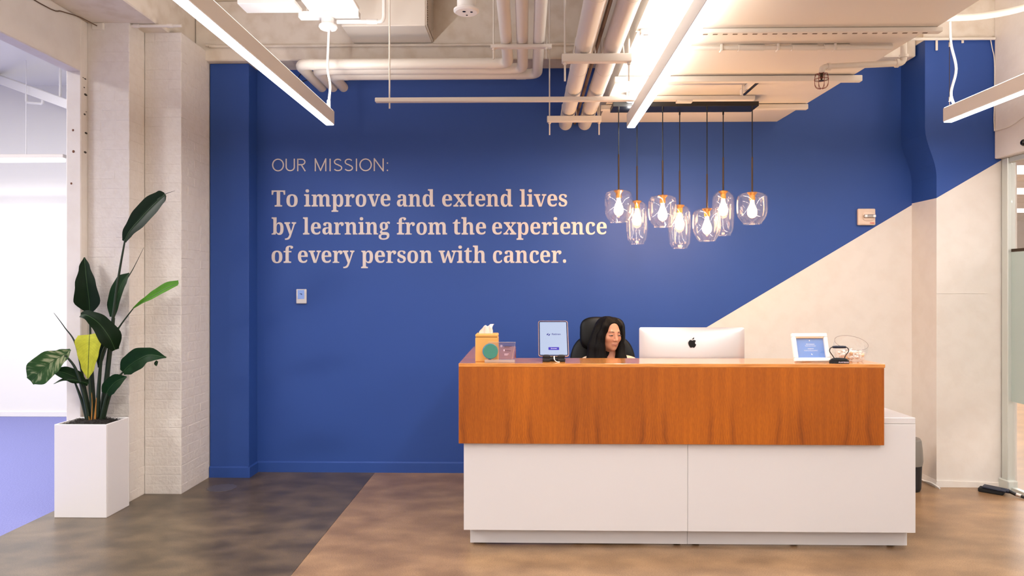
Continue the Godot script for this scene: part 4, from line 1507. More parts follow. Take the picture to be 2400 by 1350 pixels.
func build_wall_things() -> void:
	var z := BACK - 0.0005
	var k := BACK / FOCAL
	var heading := thing("heading_lettering", "thin pale lettering reading OUR MISSION at the top of the wall text", "wall lettering")
	stroke_word("OUR", 29.5 * k, 2.4 * k, 2.7 * k, at(638, 401.5, z), "letter", heading, 80.5 * k)
	stroke_word("MISSION:", 29.5 * k, 2.4 * k, 2.7 * k, at(736, 401.5, z), "letter", heading, 178.0 * k)
	var lines := [
		["pale serif lettering line that begins To improve and extend lives", 484.3, [["To", 103, 275], ["improve", 316, 885], ["and", 922, 1170], ["extend", 1218, 1680], ["lives", 1725, 2035]]],
		["pale serif lettering line that begins by learning from the experience", 549.8, [["by", 103, 265], ["learning", 308, 882], ["from", 922, 1252], ["the", 1287, 1505], ["experience", 1545, 2292]]],
		["pale serif lettering line, lowest, about every person with cancer", 616.2, [["of", 103, 245], ["every", 275, 648], ["person", 688, 1158], ["with", 1195, 1505], ["cancer.", 1550, 2028]]],
	]
	for l in lines:
		var o := thing("mission_lettering", l[0], "wall lettering", "three lines of serif lettering")
		for wd in l[2]:
			var a: float = 600.0 + wd[1] / 2.7907
			var b: float = 600.0 + wd[2] / 2.7907
			text("word", wd[0], true, true, 38.2 * k, (b - a) * k, 0.003, Transform3D(Basis(), at(a, l[1], z)), M.letter_paint, o)
	# a small wall panel with a lit screen
	var t := thing("wall_panel", "small white wall panel with a light blue screen under the lettering", "wall panel")
	var c := at(707.5, 694.5, BACK)
	box("casing", t, M.laminate, c + Vector3(-0.0415, -0.059, 0), c + Vector3(0.0415, 0.059, 0.018), 0.004)
	box("screen", t, M.panel_screen, c + Vector3(-0.028, -0.021, 0.0181), c + Vector3(0.026, 0.051, 0.019), 0.0)
	box("screen_mark", t, M.panel_ink, c + Vector3(-0.011, 0.019, 0.0191), c + Vector3(0.006, 0.023, 0.0196), 0.0)
	box("screen_mark", t, M.panel_ink, c + Vector3(-0.002, 0.013, 0.0191), c + Vector3(0.008, 0.018, 0.0196), 0.0)
	box("status_line", t, M.metal_white, c + Vector3(-0.034, -0.049, 0.0181), c + Vector3(-0.014, -0.045, 0.019), 0.0)
	# fire alarm strobe
	var f := thing("fire_alarm", "square pale fire alarm with a clear strobe bar on the blue wall", "fire alarm")
	c = at(2028, 509, BACK)
	box("casing", f, M.alarm_white, c + Vector3(-0.068, -0.066, 0), c + Vector3(0.068, 0.066, 0.03), 0.006)
	var st := mb()
	pillow(st, c + Vector3(0.012, 0.005, 0.03), Vector3(0.046, 0.04, 0.008), 0.6, 0.8, Basis(), 24, 10)
	done(st, "horn_dome", M.alarm_white, f)
	box("strobe_bar", f, M.alarm_clear, c + Vector3(-0.034, -0.009, 0.0301), c + Vector3(0.060, 0.017, 0.055), 0.008)
	for x in [-0.018, 0.048]:
		box("strobe_lamp", f, M.ink_white, c + Vector3(x - 0.011, -0.005, 0.0551), c + Vector3(x + 0.009, 0.013, 0.058), 0.002)
	text("fire_word", "FIRE", false, true, 0.0125, 0.034, 0.001, Transform3D(Basis(), c + Vector3(0.024, -0.0565, 0.0301)), M.ink_red, f)
	# a small dome camera on the bulkhead
	var dm := thing("dome_camera", "small black dome camera on the white bulkhead at the right edge", "security camera")
	var bx0 := sx(2330, 5.37)
	var p := Vector3(bx0, 2.525, -5.03)
	st = mb()
	lathe(st, [Vector2(0, 0), Vector2(0.03, 0), Vector2(0.03, 0.012), Vector2(0.027, 0.016), Vector2(0, 0.016)], 24, Transform3D(Basis(Vector3(0, 1, 0), Vector3(-1, 0, 0), Vector3(0, 0, 1)), p), 0)
	done(st, "base", M.metal_white, dm)
	st = mb()
	pillow(st, p + Vector3(-0.016, 0, 0), Vector3(0.022, 0.024, 0.024), 1.0, 1.0, Basis(), 20, 12)
	done(st, "dome", M.lens_dark, dm)


# ---------------------------------------------------------------- things on the counter

func build_counter_things() -> void:
	# tissue box of bamboo
	var t := thing("tissue_box", "bamboo tissue box with a white tissue sticking out at the counter's end", "tissue box")
	var a := at(1114, 848, 4.09)
	var b := at(1167, 848, 4.09)
	var z := -4.09
	var lid := TOP + 0.141
	box("body", t, M.bamboo, Vector3(a.x, TOP, z - 0.132), Vector3(b.x, lid, z), 0.003)
	box("lid_gap", t, M.bamboo_dark, Vector3(a.x + 0.004, lid, z - 0.128), Vector3(b.x - 0.004, lid + 0.002, z - 0.002), 0.0)
	box("lid", t, M.bamboo, Vector3(a.x, lid + 0.002, z - 0.132), Vector3(b.x, TOP + 0.161, z), 0.004)
	var st := mb()
	var cx := (a.x + b.x) / 2
	st.set_smooth_group(1)
	var rows := []
	for i in 9:
		var u := i / 8.0
		var row := []
		for j in 15:
			var w := j / 14.0
			var wide := lerpf(0.037, 0.030, u) + 0.006 * sin(u * 5.0)
			var x := cx - 0.008 + (w - 0.5) * 2.0 * wide + 0.012 * u * u
			var y := TOP + 0.155 + u * (0.052 + 0.012 * (w - 0.3)) + 0.004 * sin(w * 9.0) * u
			if w > 0.85 and u > 0.6:
				x += 0.014 * (u - 0.6) * 2.5
			row.append(Vector3(x, y, z - 0.066 + 0.012 * sin(w * 13.0 + u * 2.0) * (0.4 + u) + 0.01 * u))
		rows.append(row)
	for i in 8:
		for j in 14:
			quad(st, rows[i][j], rows[i][j + 1], rows[i + 1][j + 1], rows[i + 1][j])
			quad(st, rows[i + 1][j] - Vector3(0, 0, 0.001), rows[i + 1][j + 1] - Vector3(0, 0, 0.001), rows[i][j + 1] - Vector3(0, 0, 0.001), rows[i][j] - Vector3(0, 0, 0.001))
	done(st, "tissue", M.tissue, t)
	# clear acrylic award with a green disc
	var aw := thing("acrylic_plaque", "clear acrylic plaque with a round green disc in front of the tissue box", "plaque")
	z = -4.045
	var p0 := at(1136, 849, 4.045)
	var p1 := at(1207, 849, 4.045)
	box("base_bar", aw, M.acrylic_edge, Vector3(p0.x, TOP, z - 0.03), Vector3(p1.x, TOP + 0.017, z + 0.012), 0.002)
	st = mb()
	var top := at(1140, 802, 4.06).y
	extrude(st, PackedVector2Array([Vector2(p0.x + 0.004, TOP + 0.0172), Vector2(p1.x - 0.018, TOP + 0.0172), Vector2(p1.x + 0.003, top), Vector2(p0.x + 0.02, top)]), z - 0.018, z - 0.006)
	done(st, "clear_plate", M.acrylic, aw)
	var rim := mb()
	tube(rim, [Vector3(p0.x + 0.02, top, z - 0.012), Vector3(p1.x + 0.003, top, z - 0.012), Vector3(p1.x - 0.018, TOP + 0.018, z - 0.012)], 0.0016, 6)
	done(rim, "bright_edge", M.acrylic_edge, aw)
	var dc := at(1149, 823.5, 4.04)
	var face := Transform3D(Basis(Vector3.RIGHT, PI / 2), Vector3(dc.x, dc.y, z - 0.0055))
	st = mb()
	lathe(st, [Vector2(0, 0), Vector2(0.0445, 0), Vector2(0.0445, 0.008), Vector2(0, 0.008)], 40, face, 0)
	done(st, "blue_back", M.blue_rim, aw)
	st = mb()
	lathe(st, [Vector2(0, 0.0081), Vector2(0.0415, 0.0081), Vector2(0.0425, 0.010), Vector2(0.041, 0.0115), Vector2(0, 0.0115)], 40, Transform3D(Basis(Vector3.RIGHT, PI / 2), Vector3(dc.x + 0.002, dc.y, z - 0.0055)), 0)
	done(st, "green_disc", M.green_disc, aw)
	box("maker_mark", aw, M.ink_dark, Vector3(dc.x - 0.010, TOP + 0.0175, z + 0.0005), Vector3(dc.x + 0.006, TOP + 0.0255, z + 0.002), 0.0)
	var pz := z - 0.0059
	# a six-petalled emblem and two lines of fine print
	var em := at(1175, 811, 4.05)
	st = mb()
	for q in 6:
		var aa := TAU * q / 6
		var ring := []
		for s in 9:
			ring.append(Vector3(em.x + cos(aa) * 0.0035 + cos(TAU * s / 8) * 0.0036, em.y + sin(aa) * 0.0035 + sin(TAU * s / 8) * 0.0036, pz))
		tube(st, ring, 0.0005, 4)
	done(st, "emblem", M.ink_pale, aw)
	text("fine_print", "flatiron", false, true, 0.0075, 13.0 * 4.05 / FOCAL, 0.0008, Transform3D(Basis(), at(1184, 823.5, 4.05) * Vector3(1, 1, 0) + Vector3(0, 0, pz)), M.ink_dark, aw)
	box("print_mark", aw, M.ink_pale, Vector3(sx(1180, 4.05), at(1180, 823, 4.05).y, pz), Vector3(sx(1183, 4.05), at(1180, 819, 4.05).y, pz + 0.0008), 0.0)
	for q in [[1182, 1199, 812.4, 811.4, M.ink_dark], [1182, 1194, 815.2, 814.2, M.ink_dark], [1182, 1192, 830, 829, M.ink_pale], [1182, 1190, 832.5, 831.5, M.ink_pale]]:
		box("print_line", aw, q[4], Vector3(sx(q[0], 4.05), at(q[0], q[2], 4.05).y, pz), Vector3(sx(q[1], 4.05), at(q[0], q[3], 4.05).y, pz + 0.0006), 0.0)
	build_tablet()
	build_monitor()
	build_frame()
	build_iron_and_bowl()


func build_tablet() -> void:
	var t := thing("tablet", "tablet leaning back in its stand, lit screen with a purple button", "tablet")
	var z := -4.125
	var foot := at(1298, 835, 4.125)
	var tilt := deg_to_rad(-36.0)
	var b := Basis(Vector3.RIGHT, tilt)
	var w := 0.1785
	var h := 0.2476
	var xf := Transform3D(b, foot + b * Vector3(0, h / 2, 0))
	var st := mb()
	extrude(st, rounded(w, h, 0.014), -0.006, 0.0, xf)
	done(st, "casing", M.tablet_gold, t)
	st = mb()
	extrude(st, rounded(w - 0.006, h - 0.006, 0.012), 0.0001, 0.0006, xf)
	done(st, "bezel", M.tablet_bezel, t)
	st = mb()
	extrude(st, rounded(w - 0.019, h - 0.019, 0.004), 0.0007, 0.001, xf)
	done(st, "screen", M.screen, t)
	st = mb()
	extrude(st, rounded(0.063, 0.019, 0.003), 0.0011, 0.0014, xf * Transform3D(Basis(), Vector3(0.001, -0.072, 0)))
	done(st, "button", M.screen_button, t)
	text("button_word", "Get started", false, false, 0.0055, 0.034, 0.0003, xf * Transform3D(Basis(), Vector3(0.001, -0.0745, 0.0015)), M.ink_white, t, true)
	text("screen_word", "flatiron", false, true, 0.0115, 0.053, 0.0003, xf * Transform3D(Basis(), Vector3(-0.0095, 0.022, 0.0011)), M.screen_ink, t)
	# the mark: two small leaning shapes, each of a bar and a dot
	st = mb()
	for s in [[-0.034, 0.027], [-0.024, 0.023]]:
		var c := Vector2(s[0], s[1])
		extrude(st, PackedVector2Array([c + Vector2(-0.005, -0.006), c + Vector2(0.0, -0.006), c + Vector2(0.005, 0.003), c + Vector2(0.001, 0.006), c + Vector2(-0.005, 0.0)]), 0.0011, 0.0014, xf)
		extrude(st, PackedVector2Array([c + Vector2(0.002, 0.006), c + Vector2(0.006, 0.004), c + Vector2(0.007, 0.008)]), 0.0011, 0.0014, xf)
	done(st, "screen_logo", M.screen_ink, t)
	var s := thing("tablet_stand", "black tablet stand with two padded grips on the wooden counter", "tablet stand")
	for side in [-1, 1]:
		var x: float = foot.x + side * 0.043
		box("grip", s, M.rubber, Vector3(x - 0.022, TOP, -4.20), Vector3(x + 0.022, TOP + 0.020, -4.085), 0.004)
		st = mb()
		pillow(st, Vector3(x, TOP + 0.030, -4.104), Vector3(0.021, 0.011, 0.014), 0.5, 0.5, Basis(), 20, 10)
		done(st, "pad", M.rubber, s)
	box("base_plate", s, M.rubber, Vector3(foot.x - 0.06, TOP, -4.30), Vector3(foot.x + 0.06, TOP + 0.008, -4.12), 0.003)
	st = mb()
	bx(st, foot + b * Vector3(0, 0.06, -0.011), Vector3(0.07, 0.16, 0.006), 0.002, b)
	done(st, "back_rest", M.rubber, s)
	st = mb()
	tube(st, [foot + b * Vector3(0, 0.12, -0.014), Vector3(foot.x, TOP + 0.004, -4.285)], 0.006, 10)
	done(st, "prop", M.rubber, s)
	var c := thing("charging_cable", "white charging cable plugged into the bottom of the tablet", "cable")
	var g := at(1299, 838, 4.10)
	pipe("plug", c, M.cord_white, [Vector3(g.x, g.y + 0.005, -4.117), Vector3(g.x, g.y - 0.010, -4.100)], 0.0042, 10)
	pipe("cord", c, M.cord_white, smooth_path([Vector3(g.x, g.y - 0.008, -4.102), Vector3(g.x + 0.002, TOP + 0.012, -4.085), Vector3(g.x + 0.012, TOP + 0.004, -4.07), Vector3(g.x + 0.03, TOP + 0.0025, -4.065)], 6), 0.0022, 8)


func build_monitor() -> void:
	var m := thing("desktop_computer", "silver desktop computer seen from behind, with a dark fruit emblem", "computer")
	var z := -4.36
	var x0 := at(1500, 768, 4.36).x
	var x1 := at(1748, 768, 4.36).x
	var yt := at(1624, 768, 4.36).y
	var w := x1 - x0
	var h := 0.43
	var c := Vector3((x0 + x1) / 2, yt - h / 2, z - 0.028)
	# back shell: thin at the edges and swelling towards the middle
	var st := mb()
	st.set_smooth_group(1)
	var nu := 40
	var nv := 26
	var p := func(i: int, j: int) -> Vector3:
		var u := -1.0 + 2.0 * i / nu
		var v := -1.0 + 2.0 * j / nv
		u = signf(u) * (1.0 - pow(1.0 - absf(u), 1.6))
		v = signf(v) * (1.0 - pow(1.0 - absf(v), 1.6))
		var r := 0.012
		var x := u * w / 2
		var y := v * h / 2
		var ex := maxf(absf(x) - (w / 2 - r), 0.0)
		var ey := maxf(absf(y) - (h / 2 - r), 0.0)
		if ex > 0.0 and ey > 0.0:
			var q := Vector2(ex, ey)
			if q.length() > r:
				q = q.normalized() * r
			x = signf(x) * (w / 2 - r + q.x)
			y = signf(y) * (h / 2 - r + q.y)
		var edge := minf(1.0, 12.0 * minf(1.0 - absf(u), 1.0 - absf(v)))
		return c + Vector3(x, y, 0.004 * edge + 0.030 * pow(maxf(0.0, 1.0 - u * u), 0.75) * pow(maxf(0.0, 1.0 - v * v), 0.75))
	for j in nv:
		for i in nu:
			quad(st, p.call(i, j), p.call(i + 1, j), p.call(i + 1, j + 1), p.call(i, j + 1))
	done(st, "back_shell", M.aluminium, m)
	st = mb()
	extrude(st, rounded(w, h, 0.012), -0.005, 0.0, Transform3D(Basis(), c), false)
	done(st, "edge_frame", M.aluminium, m)
	box("display", m, M.monitor_face, c + Vector3(-w / 2 + 0.02, -h / 2 + 0.075, -0.0062), c + Vector3(w / 2 - 0.02, h / 2 - 0.02, -0.0051), 0.0)
	st = mb()
	bx(st, Vector3(c.x, WORK + 0.089, z - 0.01), Vector3(0.19, 0.16, 0.008), 0.003, Basis(Vector3.RIGHT, -0.15))
	done(st, "stand_neck", M.aluminium, m)
	box("stand_foot", m, M.aluminium, Vector3(c.x - 0.1, WORK + 0.0006, z - 0.17), Vector3(c.x + 0.1, WORK + 0.006, z + 0.02), 0.003)
	# the emblem: a fruit with a bite out of it and a leaf
	var k := 0.0265
	var body := PackedVector2Array()
	for q in [[0, 0.70], [0.2, 0.78], [0.42, 0.84], [0.66, 0.78], [0.82, 0.62], [0.66, 0.44], [0.60, 0.20], [0.66, -0.05], [0.88, -0.22], [0.74, -0.56], [0.52, -0.88], [0.34, -0.98], [0.14, -0.91], [0, -0.87], [-0.14, -0.91], [-0.34, -0.98], [-0.54, -0.86], [-0.80, -0.40], [-0.92, 0.0], [-0.88, 0.40], [-0.68, 0.72], [-0.42, 0.84], [-0.2, 0.78]]:
		body.append(Vector2(q[0], q[1]) * k)
	var lf := PackedVector2Array()
	for q in [[0.02, 0.92], [0.24, 0.98], [0.40, 1.16], [0.42, 1.40], [0.20, 1.32], [0.05, 1.14]]:
		lf.append(Vector2(q[0], q[1]) * k)
	var e := at(1625, 806, 4.33)
	st = mb()
	var on := Transform3D(Basis(), Vector3(e.x, e.y, c.z + 0.030))
	extrude(st, body, 0.0, 0.005, on)
	extrude(st, lf, 0.0, 0.005, on)
	done(st, "emblem", M.logo_dark, m)


func build_frame() -> void:
	var f := thing("picture_frame", "white picture frame leaning back with a blue guest network sign", "picture frame")
	var z := -4.10
	var foot := at(1904, 846, 4.10)
	foot.y = TOP
	var b := Basis(Vector3.UP, 0.06) * Basis(Vector3.RIGHT, deg_to_rad(-17.0))
	var w := 0.208
	var h := 0.166
	var o := Transform3D(b, foot + b * Vector3(0, h / 2, 0) + Vector3(0, 0.0042, 0))
	var fw := 0.0215
	var bar := func(cx: float, cy: float, sx_: float, sy_: float) -> void:
		var st := mb()
		bx(st, o * Vector3(cx, cy, 0), Vector3(sx_, sy_, 0.024), 0.003, b)
		done(st, "frame_bar", M.frame_white, f)
	bar.call(0, h / 2 - fw / 2, w, fw)
	bar.call(0, -h / 2 + fw / 2, w, fw)
	bar.call(-w / 2 + fw / 2, 0, fw, h - 2 * fw - 0.0005)
	bar.call(w / 2 - fw / 2, 0, fw, h - 2 * fw - 0.0005)
	var iw := w - 2 * fw
	var ih := h - 2 * fw
	var flat := func(called: String, m: Material, cx: float, cy: float, cz: float, sx_: float, sy_: float, sz_: float) -> void:
		var st := mb()
		bx(st, o * Vector3(cx, cy, cz), Vector3(sx_, sy_, sz_), 0.0, b)
		done(st, called, m, f)
	flat.call("backing", M.frame_white, 0, 0, -0.0095, iw + 0.01, ih + 0.01, 0.004)
	flat.call("blue_sheet", M.sign_blue, 0, -0.002, -0.0065, iw - 0.0005, ih - 0.006, 0.0015)
	flat.call("lining", M.frame_lining, 0, ih / 2 - 0.004, 0.0, iw - 0.001, 0.008, 0.018)
	flat.call("glass_pane", M.glass, 0, -0.002, -0.002, iw - 0.001, ih - 0.008, 0.0015)
	for t in [["Wi-Fi Network:", 0.018, 0.0052, 0.050], ["Flatiron-Guest", 0.0075, 0.0062, 0.062], ["Password:", -0.0085, 0.0052, 0.034], ["FlatironGuestNYC", -0.0205, 0.0062, 0.080]]:
		text("sign_words", t[0], false, t[2] < 0.006, t[2], t[3], 0.0004, o * Transform3D(Basis(), Vector3(0.004, t[1], -0.0057)), M.ink_white, f, true)
	var st := mb()
	extrude(st, rounded(0.006, 0.008, 0.0028), -0.0057, -0.0053, o * Transform3D(Basis(), Vector3(0.002, 0.042, 0)))
	extrude(st, PackedVector2Array([Vector2(-0.004, 0.004), Vector2(0.0, 0.003), Vector2(0.005, -0.003), Vector2(0.0, -0.004), Vector2(-0.004, -0.001)]), -0.0057, -0.0053, o * Transform3D(Basis(), Vector3(0.006, -0.039, 0)))
	done(st, "sign_mark", M.ink_white, f)
	st = mb()
	bx(st, foot + Vector3(0, 0.0595, -0.078), Vector3(0.05, 0.12, 0.003), 0.001, Basis(Vector3.RIGHT, deg_to_rad(18.0)))
	done(st, "easel_leg", M.frame_white, f)


func build_iron_and_bowl() -> void:
	var i := thing("flat_iron", "small black antique flat iron with a bowed wire handle on the counter", "flat iron")
	var c := at(1967, 852, 4.06)
	c.y = TOP
	var st := mb()
	var outline := PackedVector2Array()
	for k in 24:
		var a := TAU * k / 24
		var tip := pow(maxf(cos(a), 0.0), 2.0)
		outline.append(Vector2(cos(a) * 0.056, sin(a) * lerpf(0.036, 0.02, tip)))
	for layer in [[0.0, 0.006, 1.0], [0.006, 0.016, 0.98], [0.016, 0.022, 0.86]]:
		var poly := PackedVector2Array()
		for q in outline:
			poly.append(q * layer[2])
		extrude(st, poly, layer[0], layer[1], Transform3D(Basis(Vector3.RIGHT, -PI / 2), c))
	done(st, "sole", M.iron, i)
	st = mb()
	pillow(st, c + Vector3(0, 0.022, 0), Vector3(0.043, 0.008, 0.024), 0.8, 0.9, Basis(), 24, 10)
	done(st, "crown", M.iron, i)
	var y := TOP
	pipe("handle_wire", i, M.iron_rod, smooth_path([c + Vector3(-0.027, 0.026, 0), c + Vector3(-0.038, 0.043, 0), c + Vector3(-0.053, 0.064, 0), c + Vector3(-0.0545, 0.076, 0), c + Vector3(-0.046, 0.088, 0), c + Vector3(-0.03, 0.092, 0)], 6), 0.0026, 10)
	pipe("handle_wire", i, M.iron_rod, smooth_path([c + Vector3(0.030, 0.026, 0), c + Vector3(0.036, 0.043, 0), c + Vector3(0.051, 0.064, 0), c + Vector3(0.0535, 0.076, 0), c + Vector3(0.046, 0.087, 0), c + Vector3(0.03, 0.092, 0)], 6), 0.0026, 10)
	st = mb()
	tube(st, [c + Vector3(-0.040, 0.0905, 0), c + Vector3(-0.036, 0.0912, 0), c + Vector3(-0.02, 0.0915, 0), c + Vector3(0.02, 0.0915, 0), c + Vector3(0.036, 0.0912, 0), c + Vector3(0.040, 0.0905, 0)], [0.003, 0.0065, 0.0078, 0.0078, 0.0065, 0.003], 14)
	done(st, "handle_grip", M.brush_blue, i)
	text("iron_word", "FLATIRON", false, true, 0.0075, 0.055, 0.0008, Transform3D(Basis(Vector3.UP, 0.0), c + Vector3(-0.018, 0.004, 0.0352)), M.ink_pale, i)
	# a round glass bowl whose mouth is cut at a slant
	var bowl := thing("glass_bowl", "round clear glass bowl with a slanted mouth at the counter's right end", "bowl")
	var r := 0.097
	var bc := at(1992.5, 815, 4.19)
	bc.y = TOP + 0.0755
	var tilt := Basis(Vector3.RIGHT, deg_to_rad(24.0))
	st = mb()
	st.set_smooth_group(1)
	var prof := []
	for k in 25:
		var a := deg_to_rad(lerpf(-90.0, 21.0, k / 24.0))
		prof.append(Vector2(cos(a), sin(a)) * r)
	var seg := 48
	var at_ := func(k: int, s: int, rr: float) -> Vector3:
		var q: Vector2 = prof[k] * rr
		var a := TAU * s / seg
		var v := bc + tilt * Vector3(q.x * cos(a), q.y, -q.x * sin(a))
		v.y = maxf(v.y, TOP + (0.0005 if rr >= 1.0 else 0.004))
		return v
	for k in 24:
		for s in seg:
			quad(st, at_.call(k, s, 1.0), at_.call(k, s + 1, 1.0), at_.call(k + 1, s + 1, 1.0), at_.call(k + 1, s, 1.0))
	done(st, "bowl_body", M.glass, bowl)
	st = mb()
	var ring := []
	for s in seg + 1:
		ring.append(at_.call(24, s % seg, 1.0))
	tube(st, ring, 0.0010, 6)
	done(st, "bowl_rim", M.glass_rim, bowl)
	# wrapped sweets in the bowl
	var first: Node3D = null
	var spots := []
	for n in 400:
		if spots.size() >= 34:
			break
		var q := Vector3(rng.randf_range(-1, 1), rng.randf_range(-1, 0), rng.randf_range(-1, 1))
		var pos := bc + Vector3(q.x * 0.078, q.y * 0.064, q.z * 0.078)
		var off := pos - bc
		if off.length() > r - 0.018 or pos.y < TOP + 0.012 or pos.y > TOP + 0.066 - 0.02 * absf(q.x):
			continue
		if spots.all(func(s): return s.distance_to(pos) > 0.0215):
			spots.append(pos)
	spots.sort_custom(func(m, n): return m.y < n.y)
	for n in spots.size():
		var white := n % 3 != 0 or n > spots.size() - 10
		var s := thing("sweet", "small %s wrapped sweet in the glass bowl" % ("white" if white else "tan"), "sweet", "wrapped sweets in the glass bowl")
		s.position = spots[n]
		s.rotation = Vector3(rng.randf() * TAU, rng.randf() * TAU, rng.randf() * TAU)
		var q := mb()
		pillow(q, Vector3.ZERO, Vector3(0.011, 0.0075, 0.0105), 0.8, 0.9, Basis(), 12, 8)
		done(q, "candy", M.sweet_white if white else M.sweet_tan, s)
		for side in [-1, 1]:
			q = mb()
			lathe(q, [Vector2(0.001, 0.0), Vector2(0.0025, 0.002), Vector2(0.006, 0.006), Vector2(0.0, 0.005)], 7, Transform3D(Basis(Vector3.FORWARD, side * PI / 2), Vector3(side * 0.0105, 0, 0)))
			done(q, "wrapper_twist", M.sweet_white, s)


# ---------------------------------------------------------------- office chair

func build_chair() -> void:
	var o := thing("office_chair", "black leather high-backed office chair behind the seated woman", "office chair")
	var c := Vector3(sx(1414, 5.08), 0, -5.115)
	var lean := Basis(Vector3.RIGHT, deg_to_rad(-6.0))
	var st := mb()
	pillow(st, c + Vector3(0, 0.84, 0.0), Vector3(0.243, 0.325, 0.052), 0.62, 0.62, lean, 40, 24)
	done(st, "backrest", M.leather, o)
	st = mb()
	pillow(st, c + Vector3(-0.004, 1.17, 0.015), Vector3(0.163, 0.122, 0.055), 0.55, 0.5, lean, 40, 20)
	done(st, "headrest", M.leather, o)
	st = mb()
	pillow(st, c + Vector3(0.01, 0.366, 0.29), Vector3(0.255, 0.05, 0.26), 0.5, 0.5, Basis(), 40, 16)
	done(st, "seat", M.leather, o)
	for s in [-1, 1]:
		st = mb()
		pillow(st, c + Vector3(0.005 + s * 0.295, 0.64, 0.22), Vector3(0.035, 0.02, 0.15), 0.5, 0.5, Basis(), 24, 10)
		done(st, "armrest", M.rubber, o)
		pipe("arm_post", o, M.rubber, bent([c + Vector3(0.005 + s * 0.295, 0.63, 0.22), c + Vector3(0.005 + s * 0.295, 0.36, 0.24), c + Vector3(0.005 + s * 0.1, 0.35, 0.25)], 0.06, 5), 0.016, 10)
	pipe("gas_column", o, M.rubber, [c + Vector3(0, 0.08, 0.26), c + Vector3(0, 0.325, 0.26)], 0.028, 16)
	for k in 5:
		var a := TAU * k / 5 + 0.3
		var d := Vector3(cos(a), 0, sin(a))
		pipe("base_spoke", o, M.rubber, [c + Vector3(0, 0.11, 0.26) + d * 0.02, c + Vector3(0, 0.075, 0.26) + d * 0.29], [0.024, 0.015], 10)
		var q := c + Vector3(0, 0.028, 0.26) + d * 0.29
		pipe("caster", o, M.rubber, [q - d.cross(Vector3.UP) * 0.022, q + d.cross(Vector3.UP) * 0.022], 0.028, 16)
		pipe("caster_stem", o, M.rubber, [q + Vector3(0, 0.0, 0), q + Vector3(0, 0.05, 0)], 0.009, 8)
	pipe("back_bar", o, M.rubber, bent([c + Vector3(0, 0.35, 0.2), c + Vector3(0, 0.36, -0.06), c + Vector3(0, 0.7, -0.06)], 0.08, 6), 0.02, 10)


# ---------------------------------------------------------------- the woman behind the desk

